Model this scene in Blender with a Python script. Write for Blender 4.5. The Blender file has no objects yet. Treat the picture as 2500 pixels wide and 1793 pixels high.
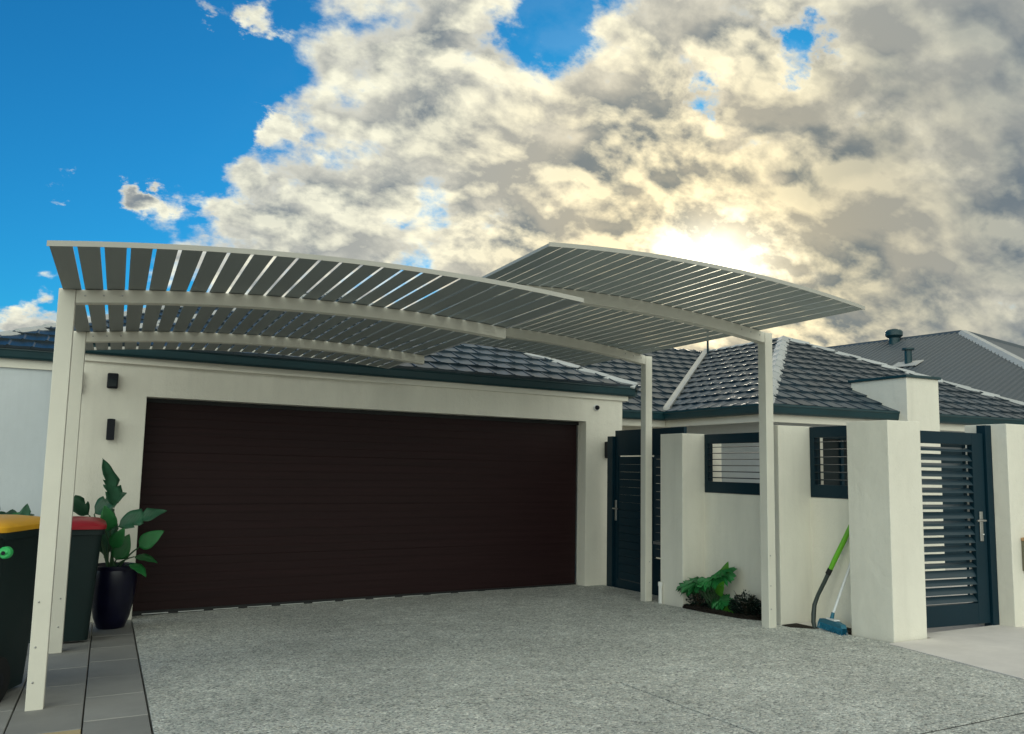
import bpy, bmesh, math, random
from mathutils import Vector, Matrix
random.seed(7)
R = math.radians
scene = bpy.context.scene
COL = scene.collection

# ------------------------------------------------------------------ camera
cam_data = bpy.data.cameras.new('camera')
cam_data.sensor_width = 36.0
cam_data.lens = 30.45
cam_data.clip_start = 0.05
cam_data.clip_end = 4000
cam = bpy.data.objects.new('camera', cam_data)
COL.objects.link(cam)
CF = Vector((0.41532, 0.90228, 0.11578)).normalized()
CU = Vector((-0.06605, -0.09703, 0.99309))
CR = CF.cross(CU).normalized(); CU = CR.cross(CF).normalized()
cm = Matrix.Identity(4)
for i in range(3):
    cm[i][0] = CR[i]; cm[i][1] = CU[i]; cm[i][2] = -CF[i]; cm[i][3] = (0, 0, 1.6)[i]
cam.matrix_world = cm
scene.camera = cam

# ------------------------------------------------------------------ colour management
scene.view_settings.view_transform = 'Standard'
scene.view_settings.look = 'None'
scene.view_settings.exposure = 0.62
scene.view_settings.gamma = 1.0
scene.view_settings.use_curve_mapping = False
scene.cycles.max_bounces = 8
scene.cycles.diffuse_bounces = 4

# ------------------------------------------------------------------ sky: blue sky with a broken cloud bank in front of a low sun
SUN = Vector((0.5950, 0.7720, 0.2180)).normalized()
world = bpy.data.worlds.new('World'); scene.world = world
world.use_nodes = True
WT = world.node_tree; WT.nodes.clear()
class X:
    """tiny wrapper that turns python arithmetic into shader math nodes"""
    def __init__(s, t, o): s.t = t; s.o = o
    def _m(s, op, *a, clamp=False):
        n = s.t.nodes.new('ShaderNodeMath'); n.operation = op; n.use_clamp = clamp
        for i, v in enumerate((s,) + a):
            if isinstance(v, X): s.t.links.new(v.o, n.inputs[i])
            else: n.inputs[i].default_value = v
        return X(s.t, n.outputs[0])
    def __add__(s, b): return s._m('ADD', b)
    def __sub__(s, b): return s._m('SUBTRACT', b)
    def __mul__(s, b): return s._m('MULTIPLY', b)
    def __truediv__(s, b): return s._m('DIVIDE', b)
    def pow(s, b): return s._m('POWER', b)
    def clamp(s): return s._m('ADD', 0.0, clamp=True)
    def mx(s, b): return s._m('MAXIMUM', b)
    def mn(s, b): return s._m('MINIMUM', b)
    def exp(s): return s._m('EXPONENT')
    def step(s, a, b):
        n = s.t.nodes.new('ShaderNodeMapRange'); n.interpolation_type = 'SMOOTHSTEP'
        s.t.links.new(s.o, n.inputs[0]); n.inputs[1].default_value = a; n.inputs[2].default_value = b
        return X(s.t, n.outputs[0])
def w_dot(d, v):
    n = WT.nodes.new('ShaderNodeVectorMath'); n.operation = 'DOT_PRODUCT'
    WT.links.new(d, n.inputs[0]); n.inputs[1].default_value = v
    return X(WT, n.outputs['Value'])
def w_noise(vec, scale, detail=8, rough=0.55, dist=0.0, lac=2.0):
    n = WT.nodes.new('ShaderNodeTexNoise'); n.inputs['Scale'].default_value = scale
    n.inputs['Detail'].default_value = detail; n.inputs['Roughness'].default_value = rough
    n.inputs['Distortion'].default_value = dist; n.inputs['Lacunarity'].default_value = lac
    WT.links.new(vec, n.inputs['Vector']); return X(WT, n.outputs['Fac'])
def w_mix(f, a, b):
    n = WT.nodes.new('ShaderNodeMix'); n.data_type = 'RGBA'
    for i, v in ((0, f), (6, a), (7, b)):
        if isinstance(v, X): WT.links.new(v.o, n.inputs[i])
        elif hasattr(v, 'is_linked'): WT.links.new(v, n.inputs[i])
        elif isinstance(v, tuple): n.inputs[i].default_value = v + (1,)
        else: n.inputs[i].default_value = v
    return n.outputs[2]
def w_op(op, a, b, f=1.0):
    n = WT.nodes.new('ShaderNodeMix'); n.data_type = 'RGBA'; n.blend_type = op
    for i, v in ((0, f), (6, a), (7, b)):
        if isinstance(v, X): WT.links.new(v.o, n.inputs[i])
        elif hasattr(v, 'is_linked'): WT.links.new(v, n.inputs[i])
        elif isinstance(v, tuple): n.inputs[i].default_value = v + (1,)
        else: n.inputs[i].default_value = v
    return n.outputs[2]
tc = WT.nodes.new('ShaderNodeTexCoord'); DIR = tc.outputs['Generated']
sep = WT.nodes.new('ShaderNodeSeparateXYZ'); WT.links.new(DIR, sep.inputs[0])
dx, dy, dz = (X(WT, sep.outputs[i]) for i in range(3))
den = dz.mx(0.0) + 0.62
def comb(a, b, c=0.0):
    n = WT.nodes.new('ShaderNodeCombineXYZ')
    for i, v in enumerate((a, b, c)):
        if isinstance(v, X): WT.links.new(v.o, n.inputs[i])
        else: n.inputs[i].default_value = v
    return n.outputs[0]
px_, py_ = dx / den, dy / den
P0 = comb(px_ * 1.75, py_ * 2.1, 0.37)
sd = SUN.xy.normalized()
P1 = comb((px_ + sd.x * 0.020) * 1.75, (py_ + sd.y * 0.020) * 2.1, 0.37)
n_big = w_noise(P0, 2.3, 3, 0.5)
n0 = w_noise(P0, 5.6, 12, 0.57, 0.12)
nA = w_noise(P0, 5.0, 6, 0.52, 0.15)
nB = w_noise(P1, 5.0, 6, 0.52, 0.15)
nC = w_noise(P0, 13.0, 8, 0.60, 0.2)
nD = w_noise(P1, 13.0, 8, 0.60, 0.2)
n2 = w_noise(P0, 9.0, 6, 0.6, 0.4)
wn = WT.nodes.new('ShaderNodeTexNoise'); wn.inputs['Scale'].default_value = 11.0; wn.inputs['Detail'].default_value = 9; wn.inputs['Roughness'].default_value = 0.62
WT.links.new(P0, wn.inputs['Vector'])
wv = WT.nodes.new('ShaderNodeVectorMath'); wv.operation = 'MULTIPLY_ADD'
WT.links.new(wn.outputs['Color'], wv.inputs[0]); wv.inputs[1].default_value = (0.11, 0.11, 0.11); wv.inputs[2].default_value = (-0.055, -0.055, -0.055)
wa = WT.nodes.new('ShaderNodeVectorMath'); wa.operation = 'ADD'; WT.links.new(wv.outputs[0], wa.inputs[0]); WT.links.new(DIR, wa.inputs[1])
wz = WT.nodes.new('ShaderNodeVectorMath'); wz.operation = 'NORMALIZE'; WT.links.new(wa.outputs[0], wz.inputs[0]); WDIR = wz.outputs[0]
def blob(d, s, a):
    v = Vector(d).normalized()
    return ((w_dot(WDIR, v) - 1.0) * (1.0 / (s * s)) ).exp() * a
lean = w_dot(WDIR, Vector((0.9085, 0.081, -0.41)))
clear = w_dot(DIR, Vector((-0.62, 0.70, 0.36)).normalized()).step(0.52, 0.78)     # the open blue patch, upper left
lean_b = ((lean - 0.045) * 5.2).mx(-1.30).mn(0.62)
base = lean_b * clear + (clear * -1.0 + 1.0) * 0.62
def total(lst):
    t = lst[0]
    for q in lst[1:]: t = t + q
    return t
blobs = total([
    blob((0.4075, 0.7798, 0.4852), 0.050, -0.85),
    blob((0.375, 0.795, 0.483), 0.030, -0.35),
    blob((0.6249, 0.6507, 0.4415), 0.024, -0.75),
    blob((0.6253, 0.6560, 0.4230), 0.022, -0.65),
    blob((0.5587, 0.7258, 0.4013), 0.014, -0.60),
    blob((-0.0541, 0.9591, 0.2778), 0.014, 1.05),
    blob((0.0029, 0.9611, 0.2760), 0.015, 1.10),
    blob((0.022, 0.9611, 0.2740), 0.012, 0.85),
    blob((0.1417, 0.9236, 0.3562), 0.013, 0.75),
    blob((0.1101, 0.8867, 0.4490), 0.020, 0.40),
    blob((0.0619, 0.8922, 0.4473), 0.020, 0.35),
    blob((0.160, 0.885, 0.44), 0.04, 0.30),
    blob((0.1101, 0.8867, 0.4490), 0.012, 0.55),
    blob((0.0640, 0.8922, 0.4473), 0.010, 0.45),
    blob((0.0772, 0.9383, 0.337), 0.008, 0.50),
    blob((-0.080, 0.988, 0.125), 0.030, 1.0),
    blob((-0.030, 0.990, 0.110), 0.028, 0.80),
    blob((0.13, 0.955, 0.235), 0.045, 0.55),
    blob((0.075, 0.918, 0.39), 0.045, -0.75),
    blob((0.055, 0.945, 0.31), 0.035, -0.6),
    blob((0.42, 0.84, 0.33), 0.12, 0.25),
    blob((0.76, 0.57, 0.30), 0.22, 0.40),
    blob((0.55, 0.80, 0.20), 0.10, 0.35),
    blob((0.71, 0.665, 0.225), 0.06, 0.65),
    blob((0.73, 0.50, 0.46), 0.06, 0.55),
    blob((0.49, 0.83, 0.27), 0.07, 0.40),
])
dens = base + blobs + (n0 - 0.5) * 3.3 + (n_big - 0.5) * 1.1 + (nC - 0.5) * 0.5
mask = dens.step(-0.06, 0.55)
thick = (dens + (nC - 0.5) * 0.7).step(0.12, 1.2)
right = w_dot(DIR, Vector((0.80, 0.50, 0.33)).normalized()).step(0.945, 0.992)   # smoother, heavier bank on the right
lit = ((nA - nB) * 7.5 + (nC - nD) * (right * -1.6 + 2.0) + 0.34).clamp()
sdot = w_dot(DIR, SUN)
glow_w = ((sdot - 1.0) * (1 / 0.030)).exp()
glow_t = ((sdot - 1.0) * (1 / 0.0010)).exp()
nis = WT.nodes.new('ShaderNodeTexSky'); nis.sky_type = 'NISHITA'; nis.sun_disc = False
nis.sun_elevation = math.asin(SUN.z); nis.sun_rotation = math.atan2(SUN.x, SUN.y)
nis.air_density = 1.0; nis.dust_density = 0.3; nis.ozone_density = 3.0
SKY_STRENGTH = 0.10
blue = w_op('MULTIPLY', nis.outputs[0], (0.10 * SKY_STRENGTH, 0.78 * SKY_STRENGTH, 1.13 * SKY_STRENGTH))
cream, grey, dark = (0.77, 0.70, 0.55), (0.39, 0.375, 0.33), (0.185, 0.215, 0.235)
lit2 = lit * (right * -0.55 + 1.0)
body = w_mix(thick * 0.95, cream, grey)
body = w_mix((thick * nA.step(0.42, 0.60)) * 0.95, body, dark)
body = w_mix(lit2 * 0.95 * (thick * -0.30 + 1.0), body, (1.08, 0.97, 0.70))
body = w_op('MULTIPLY', body, w_mix(glow_w, (0.86, 0.94, 1.03), (1.15, 1.06, 0.86)))
body = w_op('MULTIPLY', body, w_mix(right, (1.0, 1.0, 1.0), (0.84, 0.86, 0.88)))
front = w_dot(DIR, SUN).step(0.25, -0.95)                                         # clouds away from the sun are lit from the front
body = w_op('MULTIPLY', body, w_mix(front, (1.0, 1.0, 1.0), (2.30, 2.44, 2.46)))
sky = w_mix(mask, blue, body)
g = w_mix(glow_t * (lit * 0.8 + 0.55), (0, 0, 0), (3.6, 3.3, 2.5))
sky = w_op('ADD', sky, g)
side_glow = (blob((0.6360, 0.7350, 0.2200), 0.026, 0.60) + blob((0.5600, 0.7960, 0.2250), 0.022, 0.35)) * (lit * 0.7 + 0.4)
sky = w_op('ADD', sky, w_mix(side_glow, (0, 0, 0), (1.0, 0.92, 0.68)))
g2 = w_mix(glow_w * lit * 0.20, (0, 0, 0), (1.0, 0.80, 0.42))
sky = w_op('ADD', sky, g2)
sky = w_mix(dz.step(-0.02, 0.05), w_mix(front, (0.34, 0.33, 0.31), (0.80, 0.83, 0.84)), sky)
sky = w_op('MULTIPLY', sky, w_mix(front, (0.74, 0.74, 0.74), (1.00, 1.02, 1.03)))
bg = WT.nodes.new('ShaderNodeBackground'); WT.links.new(sky, bg.inputs[0]); bg.inputs[1].default_value = 1.0
wo = WT.nodes.new('ShaderNodeOutputWorld'); WT.links.new(bg.outputs[0], wo.inputs[0])

# ------------------------------------------------------------------ the low sun behind thin cloud
sun_data = bpy.data.lights.new('sun', 'SUN')
sun_data.energy = 1.0; sun_data.angle = R(12); sun_data.color = (1.0, 0.90, 0.72)
sun = bpy.data.objects.new('sun', sun_data); COL.objects.link(sun)
sun.rotation_euler = SUN.to_track_quat('Z', 'Y').to_euler()
sun.location = (0, 0, 20)

# =================================================================== materials
MATS = {}
def mat(name, col, rough=0.6, spec=0.5, metal=0.0, var=0.0, vscale=3.0, bump=0.0, bscale=60.0, coat=0.0, stretch=None):
    """plain painted / plastic / rendered surface: base colour, soft colour variation, fine relief"""
    if name in MATS: return MATS[name]
    m = bpy.data.materials.new(name); m.use_nodes = True
    nt = m.node_tree; b = nt.nodes['Principled BSDF']
    b.inputs['Base Color'].default_value = (*col, 1); b.inputs['Roughness'].default_value = rough
    b.inputs['Metallic'].default_value = metal; b.inputs['Specular IOR Level'].default_value = spec
    b.inputs['Coat Weight'].default_value = coat
    tc = nt.nodes.new('ShaderNodeTexCoord'); vec = tc.outputs['Object']
    if stretch:
        mp = nt.nodes.new('ShaderNodeMapping'); mp.inputs['Scale'].default_value = stretch
        nt.links.new(vec, mp.inputs[0]); vec = mp.outputs[0]
    if var > 0:
        n = nt.nodes.new('ShaderNodeTexNoise'); n.inputs['Scale'].default_value = vscale; n.inputs['Detail'].default_value = 6
        n.inputs['Roughness'].default_value = 0.6
        nt.links.new(vec, n.inputs['Vector'])
        r = nt.nodes.new('ShaderNodeValToRGB')
        r.color_ramp.elements[0].position = 0.3; r.color_ramp.elements[1].position = 0.7
        r.color_ramp.elements[0].color = (*[c * (1 - var) for c in col], 1)
        r.color_ramp.elements[1].color = (*[min(1, c * (1 + var)) for c in col], 1)
        nt.links.new(n.outputs['Fac'], r.inputs[0]); nt.links.new(r.outputs[0], b.inputs['Base Color'])
        rr = nt.nodes.new('ShaderNodeMapRange'); rr.inputs[3].default_value = max(0, rough - 0.08); rr.inputs[4].default_value = min(1, rough + 0.08)
        nt.links.new(n.outputs['Fac'], rr.inputs[0]); nt.links.new(rr.outputs[0], b.inputs['Roughness'])
    if bump > 0:
        n2 = nt.nodes.new('ShaderNodeTexNoise'); n2.inputs['Scale'].default_value = bscale; n2.inputs['Detail'].default_value = 4
        nt.links.new(vec, n2.inputs['Vector'])
        bp = nt.nodes.new('ShaderNodeBump'); bp.inputs['Strength'].default_value = bump; bp.inputs['Distance'].default_value = 0.01
        nt.links.new(n2.outputs['Fac'], bp.inputs['Height']); nt.links.new(bp.outputs[0], b.inputs['Normal'])
    MATS[name] = m; return m

def piece_mat(name, col, rough, var, spec=0.5, bump=0.0, bscale=40.0, dirt=0.15, dscale=4.0):
    """material of alike pieces: every object gets its own shade through Object Info random"""
    if name in MATS: return MATS[name]
    m = bpy.data.materials.new(name); m.use_nodes = True
    nt = m.node_tree; b = nt.nodes['Principled BSDF']
    b.inputs['Roughness'].default_value = rough; b.inputs['Specular IOR Level'].default_value = spec
    oi = nt.nodes.new('ShaderNodeObjectInfo')
    tc = nt.nodes.new('ShaderNodeTexCoord')
    geo = nt.nodes.new('ShaderNodeNewGeometry')
    n = nt.nodes.new('ShaderNodeTexNoise'); n.inputs['Scale'].default_value = dscale; n.inputs['Detail'].default_value = 8; n.inputs['Roughness'].default_value = 0.65
    nt.links.new(geo.outputs['Position'], n.inputs['Vector'])
    a = nt.nodes.new('ShaderNodeMath'); a.operation = 'MULTIPLY_ADD'; a.inputs[1].default_value = 2 * var; a.inputs[2].default_value = 1 - var
    nt.links.new(oi.outputs['Random'], a.inputs[0])
    d = nt.nodes.new('ShaderNodeMath'); d.operation = 'MULTIPLY_ADD'; d.inputs[1].default_value = 4 * dirt; d.inputs[2].default_value = 1 - 2 * dirt
    nt.links.new(n.outputs['Fac'], d.inputs[0])
    mu = nt.nodes.new('ShaderNodeMath'); mu.operation = 'MULTIPLY'
    nt.links.new(a.outputs[0], mu.inputs[0]); nt.links.new(d.outputs[0], mu.inputs[1])
    mixn = nt.nodes.new('ShaderNodeVectorMath'); mixn.operation = 'SCALE'; mixn.inputs[0].default_value = col
    nt.links.new(mu.outputs[0], mixn.inputs['Scale']); nt.links.new(mixn.outputs[0], b.inputs['Base Color'])
    rr = nt.nodes.new('ShaderNodeMapRange'); rr.inputs[3].default_value = max(0.05, rough - 0.12); rr.inputs[4].default_value = min(1, rough + 0.12)
    nt.links.new(n.outputs['Fac'], rr.inputs[0]); nt.links.new(rr.outputs[0], b.inputs['Roughness'])
    if bump > 0:
        n2 = nt.nodes.new('ShaderNodeTexNoise'); n2.inputs['Scale'].default_value = bscale; n2.inputs['Detail'].default_value = 5
        nt.links.new(geo.outputs['Position'], n2.inputs['Vector'])
        bp = nt.nodes.new('ShaderNodeBump'); bp.inputs['Strength'].default_value = bump; bp.inputs['Distance'].default_value = 0.01
        nt.links.new(n2.outputs['Fac'], bp.inputs['Height']); nt.links.new(bp.outputs[0], b.inputs['Normal'])
    MATS[name] = m; return m

def aggregate_mat():
    """exposed aggregate concrete: pale, grey and dark pebbles in cement, with faint large stains"""
    m = bpy.data.materials.new('exposed_aggregate'); m.use_nodes = True
    nt = m.node_tree; b = nt.nodes['Principled BSDF']; L = nt.links.new
    geo = nt.nodes.new('ShaderNodeNewGeometry'); P = geo.outputs['Position']
    def vor(scale, feat='F1'):
        v = nt.nodes.new('ShaderNodeTexVoronoi'); v.feature = feat; v.inputs['Scale'].default_value = scale; L(P, v.inputs['Vector']); return v
    wp = nt.nodes.new('ShaderNodeTexNoise'); wp.inputs['Scale'].default_value = 40; L(P, wp.inputs['Vector'])
    v1 = vor(78); v2 = vor(150)
    ramp = nt.nodes.new('ShaderNodeValToRGB'); e = ramp.color_ramp.elements
    e[0].position = 0.0; e[0].color = (0.055, 0.06, 0.062, 1); e[1].position = 1.0; e[1].color = (0.70, 0.70, 0.68, 1)
    for p, c in ((0.14, (0.15, 0.162, 0.164)), (0.32, (0.30, 0.32, 0.315)), (0.62, (0.42, 0.44, 0.435)), (0.8, (0.41, 0.385, 0.35))):
        k = e.new(p); k.color = (*c, 1)
    sp = nt.nodes.new('ShaderNodeSeparateColor'); L(v1.outputs['Color'], sp.inputs[0]); L(sp.outputs[0], ramp.inputs[0])
    ramp2 = nt.nodes.new('ShaderNodeValToRGB'); e2 = ramp2.color_ramp.elements
    e2[0].position = 0.15; e2[0].color = (0.20, 0.205, 0.205, 1); e2[1].position = 0.85; e2[1].color = (0.54, 0.55, 0.54, 1)
    sp2 = nt.nodes.new('ShaderNodeSeparateColor'); L(v2.outputs['Color'], sp2.inputs[0]); L(sp2.outputs[0], ramp2.inputs[0])
    mx = nt.nodes.new('ShaderNodeMix'); mx.data_type = 'RGBA'; mx.inputs[0].default_value = 0.35
    L(ramp.outputs[0], mx.inputs[6]); L(ramp2.outputs[0], mx.inputs[7])
    st = nt.nodes.new('ShaderNodeTexNoise'); st.inputs['Scale'].default_value = 0.9; st.inputs['Detail'].default_value = 7; st.inputs['Roughness'].default_value = 0.62
    L(P, st.inputs['Vector'])
    sr = nt.nodes.new('ShaderNodeMapRange'); sr.inputs[1].default_value = 0.3; sr.inputs[2].default_value = 0.7; sr.inputs[3].default_value = 0.96; sr.inputs[4].default_value = 1.36
    L(st.outputs['Fac'], sr.inputs[0])
    st2 = nt.nodes.new('ShaderNodeTexNoise'); st2.inputs['Scale'].default_value = 9; st2.inputs['Detail'].default_value = 5; L(P, st2.inputs['Vector'])
    sr2 = nt.nodes.new('ShaderNodeMapRange'); sr2.inputs[1].default_value = 0.3; sr2.inputs[2].default_value = 0.7; sr2.inputs[3].default_value = 0.86; sr2.inputs[4].default_value = 1.12
    L(st2.outputs['Fac'], sr2.inputs[0])
    mm = nt.nodes.new('ShaderNodeMath'); mm.operation = 'MULTIPLY'; L(sr.outputs[0], mm.inputs[0]); L(sr2.outputs[0], mm.inputs[1])
    sc = nt.nodes.new('ShaderNodeVectorMath'); sc.operation = 'SCALE'; L(mx.outputs[2], sc.inputs[0]); L(mm.outputs[0], sc.inputs['Scale'])
    tint = nt.nodes.new('ShaderNodeVectorMath'); tint.operation = 'MULTIPLY'; tint.inputs[1].default_value = (1.20, 1.195, 1.155); L(sc.outputs[0], tint.inputs[0])
    L(tint.outputs[0], b.inputs['Base Color']); b.inputs['Roughness'].default_value = 0.75; b.inputs['Specular IOR Level'].default_value = 0.3
    inv = nt.nodes.new('ShaderNodeMath'); inv.operation = 'SUBTRACT'; inv.inputs[0].default_value = 1.0; L(v1.outputs['Distance'], inv.inputs[1])
    bp = nt.nodes.new('ShaderNodeBump'); bp.inputs['Strength'].default_value = 0.8; bp.inputs['Distance'].default_value = 0.008
    L(inv.outputs[0], bp.inputs['Height']); L(bp.outputs[0], b.inputs['Normal'])
    return m

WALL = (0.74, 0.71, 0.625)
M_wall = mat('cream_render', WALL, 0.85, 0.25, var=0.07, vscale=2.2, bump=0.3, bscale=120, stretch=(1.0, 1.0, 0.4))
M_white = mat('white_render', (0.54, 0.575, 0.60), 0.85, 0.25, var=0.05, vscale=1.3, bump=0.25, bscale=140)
def weather(m, amt=0.045, trowel=0.35):
    """faint rain streaks and an uneven trowelled surface on a rendered wall"""
    nt = m.node_tree; b = nt.nodes['Principled BSDF']; L = nt.links.new
    geo = nt.nodes.new('ShaderNodeNewGeometry')
    mp = nt.nodes.new('ShaderNodeMapping'); mp.inputs['Scale'].default_value = (7, 7, .35); L(geo.outputs['Position'], mp.inputs[0])
    n = nt.nodes.new('ShaderNodeTexNoise'); n.inputs['Scale'].default_value = 1.6; n.inputs['Detail'].default_value = 7; n.inputs['Roughness'].default_value = 0.65; L(mp.outputs[0], n.inputs['Vector'])
    mr = nt.nodes.new('ShaderNodeMapRange'); mr.inputs[1].default_value = 0.50; mr.inputs[2].default_value = 0.72; mr.inputs[3].default_value = 1.0; mr.inputs[4].default_value = 1.0 - amt; L(n.outputs['Fac'], mr.inputs[0])
    src = b.inputs['Base Color'].links[0].from_socket
    sc = nt.nodes.new('ShaderNodeVectorMath'); sc.operation = 'SCALE'; L(src, sc.inputs[0]); L(mr.outputs[0], sc.inputs['Scale']); L(sc.outputs[0], b.inputs['Base Color'])
    n2 = nt.nodes.new('ShaderNodeTexNoise'); n2.inputs['Scale'].default_value = 9; n2.inputs['Detail'].default_value = 5; L(geo.outputs['Position'], n2.inputs['Vector'])
    bp = nt.nodes.new('ShaderNodeBump'); bp.inputs['Strength'].default_value = trowel; bp.inputs['Distance'].default_value = 0.02; L(n2.outputs['Fac'], bp.inputs['Height'])
    old = b.inputs['Normal'].links[0].from_node; L(bp.outputs[0], old.inputs['Normal'])
weather(M_wall); weather(M_white)
M_trim = mat('cream_trim_paint', (0.70, 0.67, 0.585), 0.55, 0.4, var=0.03, vscale=2)
M_post = mat('cream_powdercoat', (0.68, 0.655, 0.575), 0.45, 0.5, var=0.05, vscale=2.5, bump=0.04, bscale=200)
M_slatr = piece_mat('grey_slat_lit', (0.37, 0.415, 0.41), 0.55, 0.05, 0.35, 0.0, dirt=0.06, dscale=1.5)  # right canopy: brighter light on the slats is put into this paler grey
M_slat = piece_mat('grey_slat_shaded', (0.245, 0.27, 0.27), 0.55, 0.05, 0.35, 0.0, dirt=0.06, dscale=1.5)  # left canopy: same slats, their dimmer light put into a darker grey
M_edge = mat('warm_grey_trim', (0.42, 0.41, 0.375), 0.5, 0.4, var=0.05, vscale=2)
M_gutter = mat('deep_teal_metal', (0.003, 0.034, 0.044), 0.42, 0.5, var=0.12, vscale=2)
M_frame = mat('teal_black_aluminium', (0.002, 0.020, 0.033), 0.45, 0.22, var=0.1, vscale=3)
M_bladed = mat('dark_blade', (0.008, 0.022, 0.031), 0.6, 0.3, var=0.1, vscale=3)
M_blade = mat('slate_teal_blade', (0.022, 0.045, 0.062), 0.33, 0.5, var=0.1, vscale=3)
M_tile = piece_mat('charcoal_roof_tile', (0.007, 0.026, 0.043), 0.37, 0.25, 0.5, 0.12, 60, 0.18, 6)
M_tile.node_tree.nodes['Principled BSDF'].inputs['IOR'].default_value = 1.8
M_cap = piece_mat('pale_ridge_cap', (0.44, 0.45, 0.45), 0.6, 0.08, 0.4, 0.1, 40, 0.1, 6)
M_valley = mat('zinc_valley', (0.48, 0.47, 0.44), 0.45, 0.5, metal=0.3, var=0.1, vscale=5)
M_door = mat('dark_woodgrain_steel', (0.0195, 0.0080, 0.0088), 0.5, 0.14, var=0.18, vscale=2.5, stretch=(0.35, 1, 14), bump=0.05, bscale=60)
M_rubber = mat('black_rubber', (0.008, 0.009, 0.010), 0.6, 0.4)
M_alum = mat('bare_aluminium', (0.62, 0.63, 0.62), 0.3, 0.5, metal=0.8)
M_steel = mat('brushed_steel', (0.42, 0.42, 0.41), 0.32, 0.5, metal=0.9, var=0.08, vscale=20)
M_black = mat('black_plastic', (0.004, 0.006, 0.011), 0.45, 0.25)
M_glass = mat('dark_window_glass', (0.010, 0.016, 0.02), 0.12, 0.25)
M_agg = aggregate_mat()
M_paver = piece_mat('sandstone_grey_paver', (0.27, 0.265, 0.255), 0.8, 0.10, 0.3, 0.15, 120, 0.16, 2.2)
M_paver_y = piece_mat('buff_paver', (0.42, 0.33, 0.19), 0.8, 0.08, 0.3, 0.15, 120, 0.16, 2.2)
M_path = piece_mat('pink_grey_concrete', (0.68, 0.64, 0.615), 0.85, 0.04, 0.25, 0.2, 90, 0.12, 3.0)
M_ground = mat('sandy_ground', (0.30, 0.27, 0.22), 0.95, 0.2, var=0.25, vscale=0.6, bump=0.4, bscale=30)
M_soil = mat('dark_mulch', (0.022, 0.018, 0.015), 0.95, 0.2, var=0.5, vscale=22, bump=1.0, bscale=50)
M_metalroof = mat('blue_grey_steel_roof', (0.065, 0.082, 0.098), 0.42, 0.5, var=0.1, vscale=1.0)
M_flash = mat('pale_roof_flashing', (0.48, 0.47, 0.45), 0.5, 0.5, var=0.08, vscale=3)
M_bin = mat('bottle_green_plastic', (0.005, 0.017, 0.017), 0.5, 0.3, var=0.15, vscale=5, bump=0.05, bscale=150)
M_ylid = mat('yellow_plastic', (0.72, 0.36, 0.012), 0.45, 0.45, var=0.08, vscale=6)
M_rlid = mat('red_plastic', (0.36, 0.012, 0.022), 0.42, 0.45, var=0.08, vscale=6)
M_gpin = mat('bright_green_plastic', (0.03, 0.42, 0.11), 0.4, 0.5)
M_pot = mat('navy_glaze', (0.004, 0.004, 0.018), 0.30, 0.35, var=0.25, vscale=8)
M_gtool = mat('lime_green_plastic', (0.13, 0.42, 0.015), 0.4, 0.5, var=0.12, vscale=9)
M_shaft = mat('dark_green_grey_tube', (0.030, 0.042, 0.038), 0.45, 0.5)
M_broomw = mat('white_plastic', (0.70, 0.71, 0.72), 0.4, 0.5)
M_broomb = mat('teal_blue_plastic', (0.015, 0.13, 0.20), 0.45, 0.5)
M_bristle = mat('blue_bristle', (0.02, 0.20, 0.33), 0.7, 0.3, var=0.3, vscale=80)
M_pvc = mat('white_pvc', (0.72, 0.72, 0.70), 0.4, 0.5)
M_lbox = mat('bronze_letterbox_metal', (0.14, 0.13, 0.085), 0.45, 0.5, var=0.1, vscale=5)
M_lboxt = mat('copper_letterbox_cap', (0.42, 0.25, 0.13), 0.45, 0.5)
def leaf_mat(name, col, rough=0.38, trans=0.25, var=0.25):
    m = mat(name, col, rough, 0.5, var=var, vscale=7)
    nt = m.node_tree; b = nt.nodes['Principled BSDF']; o = nt.nodes['Material Output']
    # each leaf a little lighter or darker, with fine side veins
    oi = nt.nodes.new('ShaderNodeObjectInfo'); mr = nt.nodes.new('ShaderNodeMapRange'); mr.inputs[3].default_value = 0.6; mr.inputs[4].default_value = 1.45
    nt.links.new(oi.outputs['Random'], mr.inputs[0])
    src = b.inputs['Base Color'].links[0].from_socket; sc = nt.nodes.new('ShaderNodeVectorMath'); sc.operation = 'SCALE'
    nt.links.new(src, sc.inputs[0]); nt.links.new(mr.outputs[0], sc.inputs['Scale']); nt.links.new(sc.outputs[0], b.inputs['Base Color'])
    tc = nt.nodes.new('ShaderNodeTexCoord'); wv = nt.nodes.new('ShaderNodeTexWave'); wv.inputs['Scale'].default_value = 26; wv.inputs['Distortion'].default_value = 1.5
    nt.links.new(tc.outputs['Object'], wv.inputs['Vector'])
    bp = nt.nodes.new('ShaderNodeBump'); bp.inputs['Strength'].default_value = 0.35; bp.inputs['Distance'].default_value = 0.004
    nt.links.new(wv.outputs['Fac'], bp.inputs['Height']); nt.links.new(bp.outputs[0], b.inputs['Normal'])
    t = nt.nodes.new('ShaderNodeBsdfTranslucent'); t.inputs[0].default_value = (col[0] * 1.4, col[1] * 1.5, col[2] * 0.8, 1)
    x = nt.nodes.new('ShaderNodeMixShader'); x.inputs[0].default_value = trans
    nt.links.new(b.outputs[0], x.inputs[1]); nt.links.new(t.outputs[0], x.inputs[2]); nt.links.new(x.outputs[0], o.inputs['Surface'])
    return m
M_leafa = leaf_mat('strelitzia_leaf', (0.018, 0.085, 0.042))
M_leafb = leaf_mat('broad_leaf_green', (0.020, 0.18, 0.045))
M_leafy = leaf_mat('young_leaf_green', (0.075, 0.30, 0.015), trans=0.35)
M_leafd = leaf_mat('dark_shrub_leaf', (0.010, 0.030, 0.024))
M_stem = mat('green_stem', (0.035, 0.085, 0.035), 0.5, 0.4)
M_twig = mat('brown_twig', (0.05, 0.035, 0.022), 0.8, 0.2)
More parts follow.
